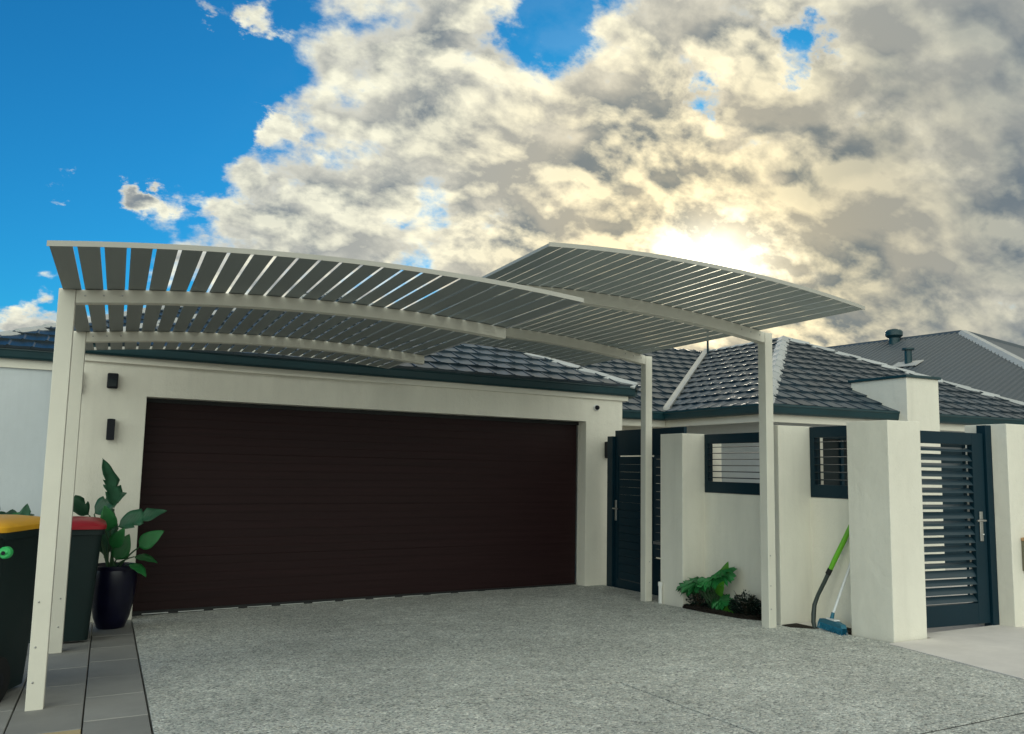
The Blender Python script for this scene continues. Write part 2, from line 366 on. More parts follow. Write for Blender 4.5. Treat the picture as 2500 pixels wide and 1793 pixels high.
M_pebble = mat('pale_pot_pebbles', (0.45, 0.40, 0.32), 0.8, 0.3, var=0.3, vscale=40)

# =================================================================== builders
class MB:
    """collects boxes, prisms, tubes and lathes (world coordinates) and links them as ONE mesh object"""
    def __init__(s): s.v = []; s.f = []
    def add(s, vs, fs, M=None):
        k = len(s.v)
        s.v += [tuple(M @ Vector(p)) if M is not None else tuple(p) for p in vs]
        s.f += [tuple(i + k for i in f) for f in fs]; return s
    def box(s, x0, x1, y0, y1, z0, z1, M=None, shear=0.0):
        vs = [(x, y, z + shear * x) for z in (z0, z1) for y in (y0, y1) for x in (x0, x1)]
        return s.add(vs, [(0, 2, 3, 1), (4, 5, 7, 6), (0, 1, 5, 4), (2, 6, 7, 3), (0, 4, 6, 2), (1, 3, 7, 5)], M)
    def prism(s, pts, d, M=None):
        """pts: closed 3-D polygon, d: extrusion vector"""
        n = len(pts); d = Vector(d); a = [Vector(p) for p in pts]; b = [p + d for p in a]
        nrm = Vector((0, 0, 0))
        for i in range(n): nrm += (a[i] - a[0]).cross(a[(i + 1) % n] - a[0])
        flip = nrm.dot(d) > 0
        f1 = list(range(n)); f2 = list(range(n, 2 * n))
        fs = [tuple(reversed(f1)) if flip else tuple(f1), tuple(f2) if flip else tuple(reversed(f2))]
        for i in range(n):
            j = (i + 1) % n
            fs.append((i, j, n + j, n + i) if flip else (j, i, n + i, n + j))
        return s.add([tuple(p) for p in a + b], fs, M)
    def tube(s, path, rad, n=10, cap=True, flat=1.0):
        path = [Vector(p) for p in path]; rr = rad if isinstance(rad, (list, tuple)) else [rad] * len(path)
        k0 = len(s.v); up = None
        for i, p in enumerate(path):
            t = (path[min(i + 1, len(path) - 1)] - path[max(i - 1, 0)]).normalized()
            if up is None: up = Vector((0, 0, 1)) if abs(t.z) < 0.9 else Vector((0, 1, 0))
            a = t.cross(up).normalized(); up = a.cross(t).normalized()
            for j in range(n):
                w = 2 * math.pi * j / n
                s.v.append(tuple(p + a * math.cos(w) * rr[i] + up * math.sin(w) * rr[i] * flat))
        for i in range(len(path) - 1):
            for j in range(n):
                q = (j + 1) % n
                s.f.append((k0 + i * n + j, k0 + i * n + q, k0 + (i + 1) * n + q, k0 + (i + 1) * n + j))
        if cap:
            s.f.append(tuple(k0 + j for j in reversed(range(n)))); s.f.append(tuple(k0 + (len(path) - 1) * n + j for j in range(n)))
        return s
    def lathe(s, prof, c, n=32, M=None):
        vs = []; fs = []
        for r, z in prof:
            for j in range(n):
                w = 2 * math.pi * j / n; vs.append((c[0] + r * math.cos(w), c[1] + r * math.sin(w), c[2] + z))
        for i in range(len(prof) - 1):
            for j in range(n):
                q = (j + 1) % n; fs.append((i * n + j, i * n + q, (i + 1) * n + q, (i + 1) * n + j))
        fs.append(tuple(reversed(range(n)))); fs.append(tuple((len(prof) - 1) * n + j for j in range(n)))
        return s.add(vs, fs, M)
    def mesh(s, name, m, off=(0, 0, 0)):
        me = bpy.data.meshes.new(name)
        me.from_pydata([(p[0] - off[0], p[1] - off[1], p[2] - off[2]) for p in s.v], [], s.f)
        me.materials.append(m); me.update(); return me
    def build(s, name, m, parent=None, bevel=0.0, smooth=False, seg=2):
        base = parent
        off = Vector((0, 0, 0))
        while base is not None: off += Vector(base.location); base = base.parent
        if parent is None and s.v:
            xs = [p[0] for p in s.v]; ys = [p[1] for p in s.v]; zs = [p[2] for p in s.v]
            loc = Vector(((min(xs) + max(xs)) / 2, (min(ys) + max(ys)) / 2, min(zs)))
        else: loc = Vector((0, 0, 0))
        me = s.mesh(name, m, off + loc)
        o = bpy.data.objects.new(name, me); COL.objects.link(o); o.location = loc
        if parent is not None: o.parent = parent
        if bevel > 0:
            md = o.modifiers.new('bevel', 'BEVEL'); md.width = bevel; md.segments = seg; md.limit_method = 'ANGLE'; md.angle_limit = R(40)
            md.harden_normals = False
        if smooth:
            for p in me.polygons: p.use_smooth = True
            me.set_sharp_from_angle(angle=R(38))
        return o
def thing(name, label, cat, loc=(0, 0, 0), group=None):
    o = bpy.data.objects.new(name, None); COL.objects.link(o); o.location = loc; o.empty_display_size = 0.2
    o['label'] = label; o['category'] = cat
    if group: o['group'] = group
    return o
def tag(o, label, cat, group=None):
    o['label'] = label; o['category'] = cat
    if group: o['group'] = group
    return o
def struct(name, loc=(0, 0, 0)):
    o = bpy.data.objects.new(name, None); COL.objects.link(o); o.location = loc; o['kind'] = 'structure'; return o
def inst(name, me, M, parent):
    """one more piece sharing mesh data; M is in world space, parents carry no rotation"""
    o = bpy.data.objects.new(name, me); COL.objects.link(o)
    off = Vector((0, 0, 0)); base = parent
    while base is not None: off += Vector(base.location); base = base.parent
    o.parent = parent
    MM = M.copy(); MM.translation = M.translation - off
    o.matrix_local = MM; return o
def frame_matrix(o, ex, ey, ez):
    M = Matrix.Identity(4)
    for i in range(3):
        M[i][0] = ex[i]; M[i][1] = ey[i]; M[i][2] = ez[i]; M[i][3] = o[i]
    return M
def G(x, y): return 0.3188 + 0.0217 * x - 0.0288 * y          # the lot falls gently towards the garage

# =================================================================== ground, driveway, paths
gm = MB(); xs = [-400, -60, -14, 0, 8, 16, 30, 80, 400]; ys = [-400, -60, -12, 0, 6, 12, 20, 40, 100, 500]
cl = lambda v, a, b: max(a, min(b, v))
for y in ys:
    for x in xs: gm.v.append((x, y, G(cl(x, -14, 16), cl(y, -12, 20)) - 0.13))
for j in range(len(ys) - 1):
    for i in range(len(xs) - 1):
        a = j * len(xs) + i; gm.f.append((a, a + 1, a + 1 + len(xs), a + len(xs)))
gnd = gm.build('ground', M_ground); gnd['kind'] = 'structure'
def ground_slab(name, pts, top, m, parent, thick=0.10, bevel=0.0015):
    b = MB(); b.prism([(x, y, G(x, y) + top - thick) for x, y in pts], (0, 0, thick))
    return b.build(name, m, parent, bevel=bevel, seg=1)
GY_ = 0.009
drive = struct('driveway', (2.8, 4.0, G(2.8, 4.0)))
RG = 0.0282
def dj(x, y0): return y0 + RG * (x - 0.3)                     # joints run square to the carport
gap = 0.007
def xr(y): return 5.36 + (y - 3.8) * 0.185 if y < 5.05 else 5.66   # kerb line against the footpath
rows = [(-2.2, 1.50), (1.50, 3.16), (3.16, 4.86)]
for y0, y1 in rows:
    pa = [(0.312, dj(.3, y0) + GY_), (3.08 - gap, dj(3.08, y0) + GY_), (3.08 - gap, dj(3.08, y1) - GY_), (0.312, dj(.3, y1) - GY_)]
    ground_slab('slab', pa, 0.0, M_agg, drive)
    xa, xb = xr(y0 + .14), xr(y1 + .14)
    pb = [(3.08 + gap, dj(3.08, y0) + GY_), (xa, dj(xa, y0) + GY_), (xb, dj(xb, y1) - GY_), (3.08 + gap, dj(3.08, y1) - GY_)]
    ground_slab('slab', pb, 0.0, M_agg, drive)
ground_slab('slab', [(0.312, dj(.3, 4.86) + gap), (5.585, dj(5.585, 4.86) + gap), (5.66, 5.10), (5.66, 6.10), (5.44, 6.62), (5.39, 7.10), (5.385, 7.90), (5.72, 8.0), (5.73, 9.80), (0.312, 9.80)], 0.0, M_agg, drive)
jf = MB()
for yj in (3.16, 4.86, 1.50): jf.prism([(.32, dj(.32, yj) - .02, G(.32, yj) - .055), (5.3, dj(5.3, yj) - .02, G(5.3, yj + .14) - .055), (5.3, dj(5.3, yj) + .02, G(5.3, yj + .14) - .055), (.32, dj(.32, yj) + .02, G(.32, yj) - .055)], (0, 0, .051))
jf.build('joint_filler', M_rubber, drive)
jf = MB(); jf.prism([(3.06, -2.0, G(3.06, -2.0) - .056), (3.10, -2.0, G(3.10, -2.0) - .056), (3.10, 4.92, G(3.10, 4.92) - .056), (3.06, 4.92, G(3.06, 4.92) - .056)], (0, 0, .050))
jf.build('joint_filler', M_rubber, drive)
path = struct('footpath', (6.5, 4.2, G(6.5, 4.2)))
yy = [0.3, 1.9, 3.5]
ground_slab('slab', [(5.60, 5.06), (5.372, 3.80), (8.4, 3.80), (8.4, 5.24), (6.10, 5.24), (6.10, 5.06)], 0.006, M_path, path)
ground_slab('slab', [(5.371, 3.79), (5.08, 2.2), (8.4, 2.2), (8.4, 3.79)], 0.006, M_path, path)
ground_slab('slab', [(5.08, 2.19), (4.60, -0.5), (8.4, -0.5), (8.4, 2.19)], 0.006, M_path, path)
cy = MB(); cy.prism([(5.9, 5.26, G(6, 6) - .06), (14.5, 5.26, G(14, 6) - .06), (14.5, 11.4, G(14, 11) - .06), (5.9, 11.4, G(6, 11) - .06)], (0, 0, .06))
o = cy.build('courtyard_paving', M_path); o['kind'] = 'structure'
st = MB(); st.prism([(5.665, 5.56, G(5.7, 5.6) - .03), (5.875, 5.56, G(5.9, 5.6) - .03), (5.875, 6.14, G(5.9, 6.1) - .03), (5.665, 6.14, G(5.7, 6.1) - .03)], (0, 0, .035))
o = st.build('kerb_strip', M_path); o['kind'] = 'structure'
so = MB(); so.prism([(5.69, 5.53, G(5.7, 5.6) - .03), (5.85, 5.53, G(5.85, 5.6) - .03), (5.85, 5.72, G(5.85, 5.7) - .03), (5.72, 5.80, G(5.7, 5.8) - .03)], (0, 0, .045))
o = so.build('soil_patch', M_soil); o['kind'] = 'structure'
so = MB(); so.prism([(5.50, 6.02, G(5.5, 6.0) - .03), (5.62, 5.86, G(5.6, 5.9) - .03), (5.665, 5.86, G(5.7, 5.9) - .03), (5.665, 6.13, G(5.7, 6.1) - .03), (5.50, 6.13, G(5.5, 6.1) - .03)], (0, 0, .037))
o = so.build('soil_patch', M_soil); o['kind'] = 'structure'

# large pavers beside the driveway, strips running towards the garage
pv = struct('paver_path', (-0.3, 6.5, G(-.3, 6.5)))
strips = [(-1.12, -0.772), (-0.764, -0.412), (-0.404, -0.040), (-0.032, 0.300)]
rnd = random.Random(3)
for si, (a, b_) in enumerate(strips):
    y = [5.16 - 0.606 * 9, 5.38 - .606 * 9, 5.36 - .606 * 9, 5.52 - .606 * 9][si]
    while y < 9.3:
        y1 = min(y + 0.60, 9.47)
        mt = M_paver_y if (si == 2 and 4.6 < y < 5.2) else M_paver
        sl = 0.004 * rnd.uniform(-1, 1)
        p = MB(); h = rnd.uniform(-.0015, .0015)
        p.prism([(xx, q, G(xx, q) - .05 + h) for xx, q in ((a, y + sl), (b_, y - sl), (b_, y1 - .003 - sl), (a, y1 - .003 + sl))], (0, 0, .05))
        p.build('paver', mt, pv, bevel=.003, seg=1)
        y += 0.606

# =================================================================== the house
house = thing('house', 'cream rendered house with dark tiled hip roofs and a wide double garage', 'house', (2.9, 9.5, 0.1))
AG = math.atan(0.0171)
HX = Vector((math.cos(AG), math.sin(AG), 0)); HY = Vector((-math.sin(AG), math.cos(AG), 0))
HM = frame_matrix((0.308, 9.501, 0), HX, HY, (0, 0, 1))      # garage face frame: u along, v into the house
def hp(u, v, z): return HM @ Vector((u, v, z))
REC = 0.19; US = 5.158; TL = -0.0128
w = MB(); zb = -0.15
w.prism([(-0.6, 0, zb), (0, 0, zb), (0, 0, 2.246), (US, 0, 2.205), (US, 0, zb), (5.70, 0, zb), (5.70, 0, 2.60 + TL * 5.7), (-0.6, 0, 2.60 + TL * -.6)], (0, REC + .02, 0), HM)
garage_wall = w.build('wall', M_wall, house, bevel=.004)
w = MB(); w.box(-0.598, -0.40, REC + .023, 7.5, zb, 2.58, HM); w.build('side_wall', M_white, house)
w = MB(); w.box(5.50, 5.698, REC + .023, 7.5, zb, 2.50, HM); w.build('side_wall', M_wall, house)
b = MB(); b.box(-0.63, 5.77, -0.032, 0.05, 2.563, 2.632, HM, TL); b.build('cornice', M_trim, house, bevel=.004)
def gutter(b, p0, p1, zb0, zb1, h=.12, d=.115):
    """quad gutter: front face with rolled lip and sloped back, along p0 -> p1, outward side on the right of travel"""
    p0 = Vector((*p0, 0)); p1 = Vector((*p1, 0)); t = (p1 - p0).normalized(); n = Vector((t.y, -t.x, 0))
    prof = [(0, 0), (.075, 0), (.092, .02), (.105, h * .72), (d, h * .80), (d, h), (d - .02, h), (d - .022, h * .55), (0, h * .55)]
    pts = [p0 + n * a + Vector((0, 0, zb0 + z)) for a, z in prof]
    k = len(prof); vs = [tuple(p) for p in pts] + [tuple(p1 + n * a + Vector((0, 0, zb1 + z))) for a, z in prof]
    fs = [tuple(range(k))[::-1], tuple(range(k, 2 * k))] + [(i, (i + 1) % k, k + (i + 1) % k, k + i) for i in range(k)]
    b.add(vs, fs)
g0, g1 = hp(-0.66, -.005, 0), hp(5.83, -.005, 0)
b = MB(); gutter(b, g0.xy, g1.xy, 2.632 + TL * -.66, 2.625 + TL * 5.83); b.build('gutter', M_gutter, house)
b = MB(); g2 = hp(5.83, 1.2, 0); gutter(b, g1.xy, g2.xy, 2.55, 2.45); b.build('gutter', M_gutter, house)
b = MB(); gutter(b, hp(-.66, 2.2, 0).xy, g0.xy, 2.64, 2.64); b.build('gutter', M_gutter, house)

# garage door: four sectional panels with pressed plank lines
door = MB(); door.box(0.0, US, REC + .055, REC + .07, 0.0, 2.30, HM); door = door.build('garage_door', M_door, house)
for k in range(4):
    z0 = 0.085 + k * 0.535; p = MB()
    n = 6
    for j in range(n):
        a = z0 + .0015 + (.533 / n) * j; c_ = a + .533 / n
        # pressed plank lines: flat faces with shallow grooves between them
        vs = []
        for u in (0.012, US - .012):
            for yv, zz in ((REC + .0313, a), (REC + .0302, a + .002), (REC + .030, a + .006), (REC + .030, c_ - .006), (REC + .0302, c_ - .002), (REC + .0313, c_)):
                gz = zz + (.085 if u > 1 else 0) * (1 - (zz - .085) / 2.14) - (.04 if u > 1 else 0) * ((zz - .085) / 2.14)
                vs.append((u, yv, gz))
        p.add(vs, [(i, i + 6, i + 7, i + 1) for i in range(5)], HM)
    p.build('panel', M_door, door)
seal = MB(); seal.prism([(0.01, REC + .018, .035), (US - .01, REC + .018, .128), (US - .01, REC + .018, .172), (0.01, REC + .018, .09)], (0, .04, 0), HM)
seal.build('bottom_seal', M_rubber, door)
ws = MB(); u = 0.10
while u < 4.9:
    zz = .060 + (.150 - .060) * u / US
    ws.prism([(u, REC + .012, zz - .004), (u + .25, REC + .012, zz + .0005), (u + .25, REC + .012, zz + .0085), (u, REC + .012, zz + .004)], (0, .008, 0), HM); u += 0.345
ws.build('light_dashes', M_alum, door)  # bright metal dashes added to stand in for light along the door's foot
hb = MB(); hb.box(0.0, US, REC - .0, REC + .06, 2.205, 2.26, HM, -.008); hb.build('head_trim', M_rubber, door)

# ---- bodies of the house behind: left wing, entry recess, right wing
b = MB(); b.box(-1.55, 0.35, 11.62, 11.80, -.3, 2.66); b.box(-1.55, -1.37, 11.80, 17.4, -.3, 2.66); b.build('wall', M_white, house, bevel=.004)
b = MB(); b.box(-1.60, 0.30, 11.585, 11.63, 2.640, 2.745, None, -.010); b.build('cornice', M_trim, house, bevel=.004)
b = MB(); gutter(b, (-1.66, 11.585), (.30, 11.585), 2.760, 2.742); gutter(b, (-1.60, 17.5), (-1.60, 11.53), 2.76, 2.76); b.build('gutter', M_gutter, house)
w = MB(); w.prism([(5.75, 11.15, -.2), (7.86, 11.15, -.2), (7.86, 11.15, 2.34), (5.75, 11.15, 2.34)], (0, .18, 0)); w.build('wall', M_wall, house)
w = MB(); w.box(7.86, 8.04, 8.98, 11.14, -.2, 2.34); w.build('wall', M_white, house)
# wing front wall with a window and a front door opening
fz = 8.96
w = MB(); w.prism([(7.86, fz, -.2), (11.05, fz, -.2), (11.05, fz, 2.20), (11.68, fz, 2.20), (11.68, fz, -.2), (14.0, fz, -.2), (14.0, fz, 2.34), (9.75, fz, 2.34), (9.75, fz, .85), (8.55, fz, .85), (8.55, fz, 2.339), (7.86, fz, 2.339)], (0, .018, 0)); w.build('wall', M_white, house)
w = MB(); w.box(8.55, 9.75, fz, fz + .1, 2.14, 2.338); w.build('lintel', M_white, house)
win = MB()
for x0, x1, z0, z1 in ((8.55, 8.61, .85, 2.14), (9.69, 9.75, .85, 2.14), (8.612, 9.688, .85, .91), (8.612, 9.688, 2.08, 2.14), (9.12, 9.17, .911, 2.079)):
    win.box(x0, x1, fz - .01, fz + .05, z0, z1)
win = win.build('window', M_frame, house)
b = MB(); b.box(8.60, 9.70, fz + .02, fz + .03, .90, 2.09); b.build('pane', M_glass, win)
fd = MB(); fd.box(11.05, 11.68, fz + .03, fz + .075, .06, 2.20); fd = fd.build('front_door', M_frame, house, bevel=.004)
b = MB()
for x0, x1 in ((11.05, 11.10), (11.63, 11.68)): b.box(x0, x1, fz - .012, fz + .028, .06, 2.19)
b.build('door_frame', M_frame, fd)
b = MB(); b.tube([(11.58, fz - .03, .9), (11.58, fz - .03, 1.3)], .014); b.build('handle', M_steel, fd)
# eaves of the recess and the wing: soffit, fascia board, gutter
E0 = 10.60; A0 = Vector((7.38, 8.44)); BX = 13.78; ZE = 2.33
b = MB(); b.prism([(5.9, 10.62, 2.285), (7.40, 10.62, 2.285), (7.40, 8.46, 2.285), (14.2, 8.46, 2.285), (14.2, 9.1, 2.285), (8.0, 9.1, 2.285), (8.0, 11.2, 2.285), (5.9, 11.2, 2.285)], (0, 0, .012)); b.build('soffit', M_trim, house)
b = MB(); b.box(5.85, 7.375, 10.575, 10.60, 2.235, 2.335); b.build('fascia', M_trim, house)
b = MB(); b.box(7.352, 7.377, 8.46, 10.573, 2.235, 2.335); b.build('fascia', M_trim, house)
b = MB(); b.box(7.352, 14.2, 8.434, 8.459, 2.235, 2.335); b.build('fascia', M_trim, house)
b = MB(); gutter(b, (5.9, 10.57), (7.36, 10.57), ZE, ZE); gutter(b, (7.349, 10.45), (7.349, 8.43), ZE, ZE); b.build('gutter', M_gutter, house)
b = MB(); gutter(b, (7.235, 8.432), (14.2, 8.432), ZE, ZE); b.build('gutter', M_gutter, house)
# rendered portico pier that rises through the eaves
b = MB(); b.box(9.545, 10.15, 8.20, 9.15, -.1, 2.90); pier = b.build('portico_pier', M_wall, house, bevel=.006)
b = MB(); b.box(9.515, 10.175, 8.17, 9.18, 2.90, 2.935); b.build('cap_flashing', M_gutter, pier, bevel=.004)

# ---- tiled roofs
TW, TG, TLn = 0.250, 0.285, 0.340
def tile_geom():
    sec = [(0.0, .011), (.015, .015), (.034, .005), (.125, .000), (.218, .005), (.247, .003)]
    vs = []
    for y, lift in ((0.0, .032), (TLn, .004)):
        for x, z in sec: vs.append((x, y, z + lift))
    for x, z in sec: vs.append((x, 0.0, .004))
    n = len(sec); fs = []
    for i in range(n - 1):
        fs.append((i, i + 1, n + i + 1, n + i)); fs.append((2 * n + i, 2 * n + i + 1, i + 1, i))
    vs += [(0.0, TLn, .0)]; fs.append((0, n, 3 * n, 2 * n))
    return vs, fs
TV, TF = tile_geom()
tile_me = bpy.data.meshes.new('tile'); tile_me.from_pydata(TV, [], TF); tile_me.materials.append(M_tile); tile_me.update()
ALL_TILES = []
def roof(name, O, e, rise, poly, gain, thick=.03, lift=.018):
    """O: eave origin, e: unit eave direction (upslope is left of it), rise: tan of the pitch, poly: convex (along, plan depth)"""
    O = Vector(O); e = Vector(e).normalized(); d = Vector((-e.y, e.x, 0))
    c = 1 / math.sqrt(1 + rise * rise)
    s = (d + Vector((0, 0, rise))).normalized(); n = e.cross(s).normalized()
    P2 = [(a, q / c) for a, q in poly]
    b = MB(); b.prism([O + e * a + s * q - n * thick for a, q in P2], n * thick); ro = b.build(name, M_gutter, house)
    k = len(P2)
    def inside(p, m=0.0):
        for i in range(k):
            x0, y0 = P2[i]; x1, y1 = P2[(i + 1) % k]
            L = math.hypot(x1 - x0, y1 - y0)
            if ((x1 - x0) * (p[1] - y0) - (y1 - y0) * (p[0] - x0)) / L < m: return False
        return True
    a0 = min(p[0] for p in P2); a1 = max(p[0] for p in P2); b1 = max(p[1] for p in P2)
    row = 0; q = -0.045
    Mx = frame_matrix(O, e, s, n)
    while q < b1:
        a = a0 - TW + (TW / 2 if row % 2 else 0)
        while a < a1:
            cs = [(a, max(q, 0.001)), (a + TW, max(q, 0.001)), (a + TW, min(q + TLn, 99)), (a, q + TLn)]
            ins = [inside(p) for p in cs]
            ce = (a + TW / 2, max(q + TG / 2, .01))
            if all(ins[:2]) and all(inside((p[0], min(p[1], q + TG))) for p in cs[2:]):
                ALL_TILES.append([ro, Mx @ Matrix.Translation((a, q, lift + rnd.uniform(-.002, .003))) @ Matrix.Rotation(rnd.uniform(-.006, .006), 4, 'Z'), None, gain])
            elif any(ins) or inside(ce):
                bm = bmesh.new(); vv = [bm.verts.new((x + a, y + q, z + lift)) for x, y, z in TV]
                for f in TF: bm.faces.new([vv[i] for i in f])
                for i in range(k):
                    x0, y0 = P2[i]; x1, y1 = P2[(i + 1) % k]
                    if abs(y0) < 1e-6 and abs(y1) < 1e-6: continue
                    bmesh.ops.bisect_plane(bm, geom=bm.verts[:] + bm.edges[:] + bm.faces[:], plane_co=(x0, y0, 0), plane_no=(y1 - y0, -(x1 - x0), 0), clear_outer=True)
                if len(bm.faces) > 2: ALL_TILES.append([ro, Mx, bm, gain])
                else: bm.free()
            a += TW
        q += TG; row += 1
    return ro
P23 = math.tan(R(23.5)); P25 = math.tan(R(25))
# garage: front, left and right slopes meeting at one apex
zf = 2.735
ef = Vector((HX.x, HX.y, TL * .9)).normalized()
GO = hp(-0.70, -.085, 2.738); GL = 6.56
r_front = roof('roof', GO, ef, P23, [(0, 0), (GL, 0), (GL / 2, GL / 2)], 1.0)
GR = GO + ef * GL
r_right = roof('roof', GR, HY, P23, [(0, 0), (1.2, 0), (4.4, 3.28), (GL / 2, GL / 2)], 0.0)
r_left = roof('roof', GO + HY * 2.4, -HY, P23, [(0, 0), (2.4, 0), (2.4 - GL / 2, GL / 2), (-1.6, GL / 2)], 0.0)
# main roof in the entry recess, wing to the right
EZ = 2.43
r_main = roof('roof', (6.13, 10.54, EZ), (1, 0, 0), P25, [(0, 0), (1.22, 0), (4.40, 3.18), (-3.2, 3.18)], 1.0)
r_side = roof('roof', (7.35, 10.54, EZ), (0, -1, 0), P25, [(0, 0), (2.13, 0), (-1.05, 3.18), (-3.18, 3.18)], 1.0)
r_wing = roof('roof', (7.35, 8.41, EZ), (1, 0, 0), P25, [(0, 0), (6.36, 0), (3.18, 3.18)], 1.0)
r_wr = roof('roof', (13.71, 8.41, EZ), (0, 1, 0), P25, [(0, 0), (5.4, 0), (5.4, 3.18), (3.18, 3.18)], 0.0)
r_lw = roof('roof', (-1.66, 11.50, 2.868), (1, 0, -.006), P23, [(0, 0), (4.2, 0), (4.2, 3.0), (3.0, 3.0)], 0.0)
r_ll = roof('roof', (-1.66, 17.5, 2.868), (0, -1, 0), P23, [(0, 0), (6.0, 0), (3.0, 3.0), (0, 3.0)], 0.0)
# back slopes, so that the roof closes when seen from elsewhere
b = MB(); zr = EZ + 3.18 * P25
b.add([(2.9, 13.72, zr), (10.53, 13.72, zr), (13.71, 13.81, EZ + 2.5), (13.71, 18, EZ), (2.9, 18, EZ)], [(0, 1, 3, 4)])
b.build('roof', M_gutter, house)

def score(t):
    M = t[1]; p = M.translation.copy()
    if t[2] is not None:
        c0 = Vector((0, 0, 0))
        for v in t[2].verts: c0 += v.co
        p = M @ (c0 / len(t[2].verts))
    if t[3] == 0: return 1e6
    if t[0] in (r_front,) and p.x < 2.9: return 1e5
    rel = p - Vector((0, 0, 1.6)); dep = rel.dot(CF)
    sx = rel.dot(CR) / dep
    if sx > 0.62: return 1e4 + dep
    return dep
ALL_TILES.sort(key=score)
fields = {}
for i, (ro, M, bm, gain) in enumerate(ALL_TILES):
    if i < 300:
        if bm is None: inst('tile', tile_me, M, ro)
        else:
            me = bpy.data.meshes.new('tile'); bm.to_mesh(me); me.materials.append(M_tile); inst('tile', me, M, ro)
    else:
        fb = fields.setdefault(ro, MB())
        if bm is None: fb.add(TV, TF, M)
        else:
            bm.verts.index_update(); fb.add([tuple(v.co) for v in bm.verts], [tuple(v.index for v in f.verts) for f in bm.faces], M)
    if bm is not None: bm.free()
for ro, fb in fields.items():
    o = fb.build('tile_field', M_tile, ro); o['kind'] = 'stuff'

def cap_mesh(wd=.115, ln=.40, th=.016, drop=.055):
    sec = [(-wd, -drop), (-wd * .55, -.004), (0, .022), (wd * .55, -.004), (wd, -drop)]
    vs = []
    for x, lift in ((0, .014), (ln + .03, 0.0)):
        for y, z in sec: vs.append((x, y, z + lift))
        for y, z in reversed(sec): vs.append((x, y * .9, z + lift - th))
    k = 10; fs = [tuple(range(k))[::-1], tuple(range(k, 2 * k))] + [(i, (i + 1) % k, k + (i + 1) % k, k + i) for i in range(k)]
    me = bpy.data.meshes.new('ridge_tile'); me.from_pydata(vs, [], fs); me.materials.append(M_cap); me.update(); return me
cap_me = cap_mesh()
def caps(p0, p1, parent, lift=.035):
    p0 = Vector(p0); p1 = Vector(p1); t = (p1 - p0); L = t.length; t.normalize()
    y = Vector((0, 0, 1)).cross(t).normalized(); z = t.cross(y)
    n = max(1, int(L / .40))
    for i in range(n):
        q = p0 + t * (i * L / n)
        M = frame_matrix(q + z * (lift + rnd.uniform(-.003, .003)), t, y, z) @ Matrix.Rotation(rnd.uniform(-.012, .012), 4, 'Z') @ Matrix.Scale(L / n / .40, 4, (1, 0, 0))
        inst('ridge_tile', cap_me, M, parent)
apexG = GO + ef * (GL / 2) + HY * (GL / 2) + Vector((0, 0, GL / 2 * P23))
caps(GR, apexG, r_front); caps(GO, apexG, r_front)
PA = Vector((7.35 + 3.18, 8.41 + 3.18, EZ + 3.18 * P25))
caps((7.35, 8.41, EZ), PA, r_wing, .045); caps((13.71, 8.41, EZ), PA, r_wing, .04); caps((PA.x, 13.72, PA.z), PA, r_side, .03)
caps((-1.66, 11.50, 2.868), (1.34, 14.5, 2.868 + 3 * P23), r_lw, .035)
# pale valley gutter where main roof and wing meet
v0 = Vector((7.35, 10.54, EZ)); v1 = Vector((10.53, 13.72, EZ + 3.18 * P25)); t = (v1 - v0).normalized(); sdv = Vector((1, -1, 0)).normalized()
b = MB(); up = Vector((0, 0, 1))
b.add([tuple(p) for p in (v0 - sdv * .048 + up * .098, v0 + up * .088, v0 + sdv * .048 + up * .098, v1 - sdv * .048 + up * .098, v1 + up * .088, v1 + sdv * .048 + up * .098,
      v0 - sdv * .048 + up * .01, v0 + sdv * .048 + up * .01, v1 - sdv * .048 + up * .01, v1 + sdv * .048 + up * .01)], [(0, 1, 4, 3), (1, 2, 5, 4), (6, 0, 3, 8), (2, 7, 9, 5), (6, 7, 2, 1, 0)])
b.build('valley_flashing', M_valley, house)
b = MB(); b.tube([(10.3, 13.4, 3.85), (10.3, 13.4, 4.35)], .02); b.build('vent_pipe', M_frame, house)

# =================================================================== wall lamps, camera dome
def wall_box(name, label, cat, u, z, wd, h, dp, m, group=None, rnd_=.006):
    t = thing(name, label, cat, hp(u, 0, z - h / 2), group)
    b = MB(); b.box(u - wd / 2, u + wd / 2, -dp, -.012, z - h / 2, z + h / 2, HM); b.build('body', m, t, bevel=rnd_, seg=3)
    b = MB(); b.box(u - wd * .36, u + wd * .36, -.013, .004, z - h * .4, z + h * .4, HM); b.build('back_plate', M_black, t)
    return t
t = wall_box('motion_sensor', 'squat black box with rounded corners high on the wall left of the garage door', 'sensor', -0.325, 2.384, .100, .152, .075, M_black, None, .014)
b = MB(); b.box(-.36, -.29, -.079, -.074, 2.33, 2.40, HM); b.build('lens', M_glass, t)
for u, z, lab in ((-0.312, 1.902, 'slim black up and down wall lamp left of the garage door below the black box'), (5.456, 1.852, 'slim black up and down wall lamp on the pier right of the garage door')):
    t = wall_box('wall_lamp', lab, 'wall lamp', u, z, .062 if u > 0 else .072, .205, .085, M_black, 'up and down wall lamps beside the garage door', .004)
    for s in (-1, 1):
        b = MB(); b.lathe([(.022, 0), (.022, .004)], tuple(hp(u, -.045, z + s * .1035 - (.002))), 12); b.build('lamp_glass', M_glass, t)
t = thing('security_camera', 'small dark dome camera on a white base above the right end of the garage door', 'camera', hp(5.30, 0, 2.345))
Mr = frame_matrix(hp(5.30, 0, 2.385), HX, Vector((0, 0, 1)), -HY)
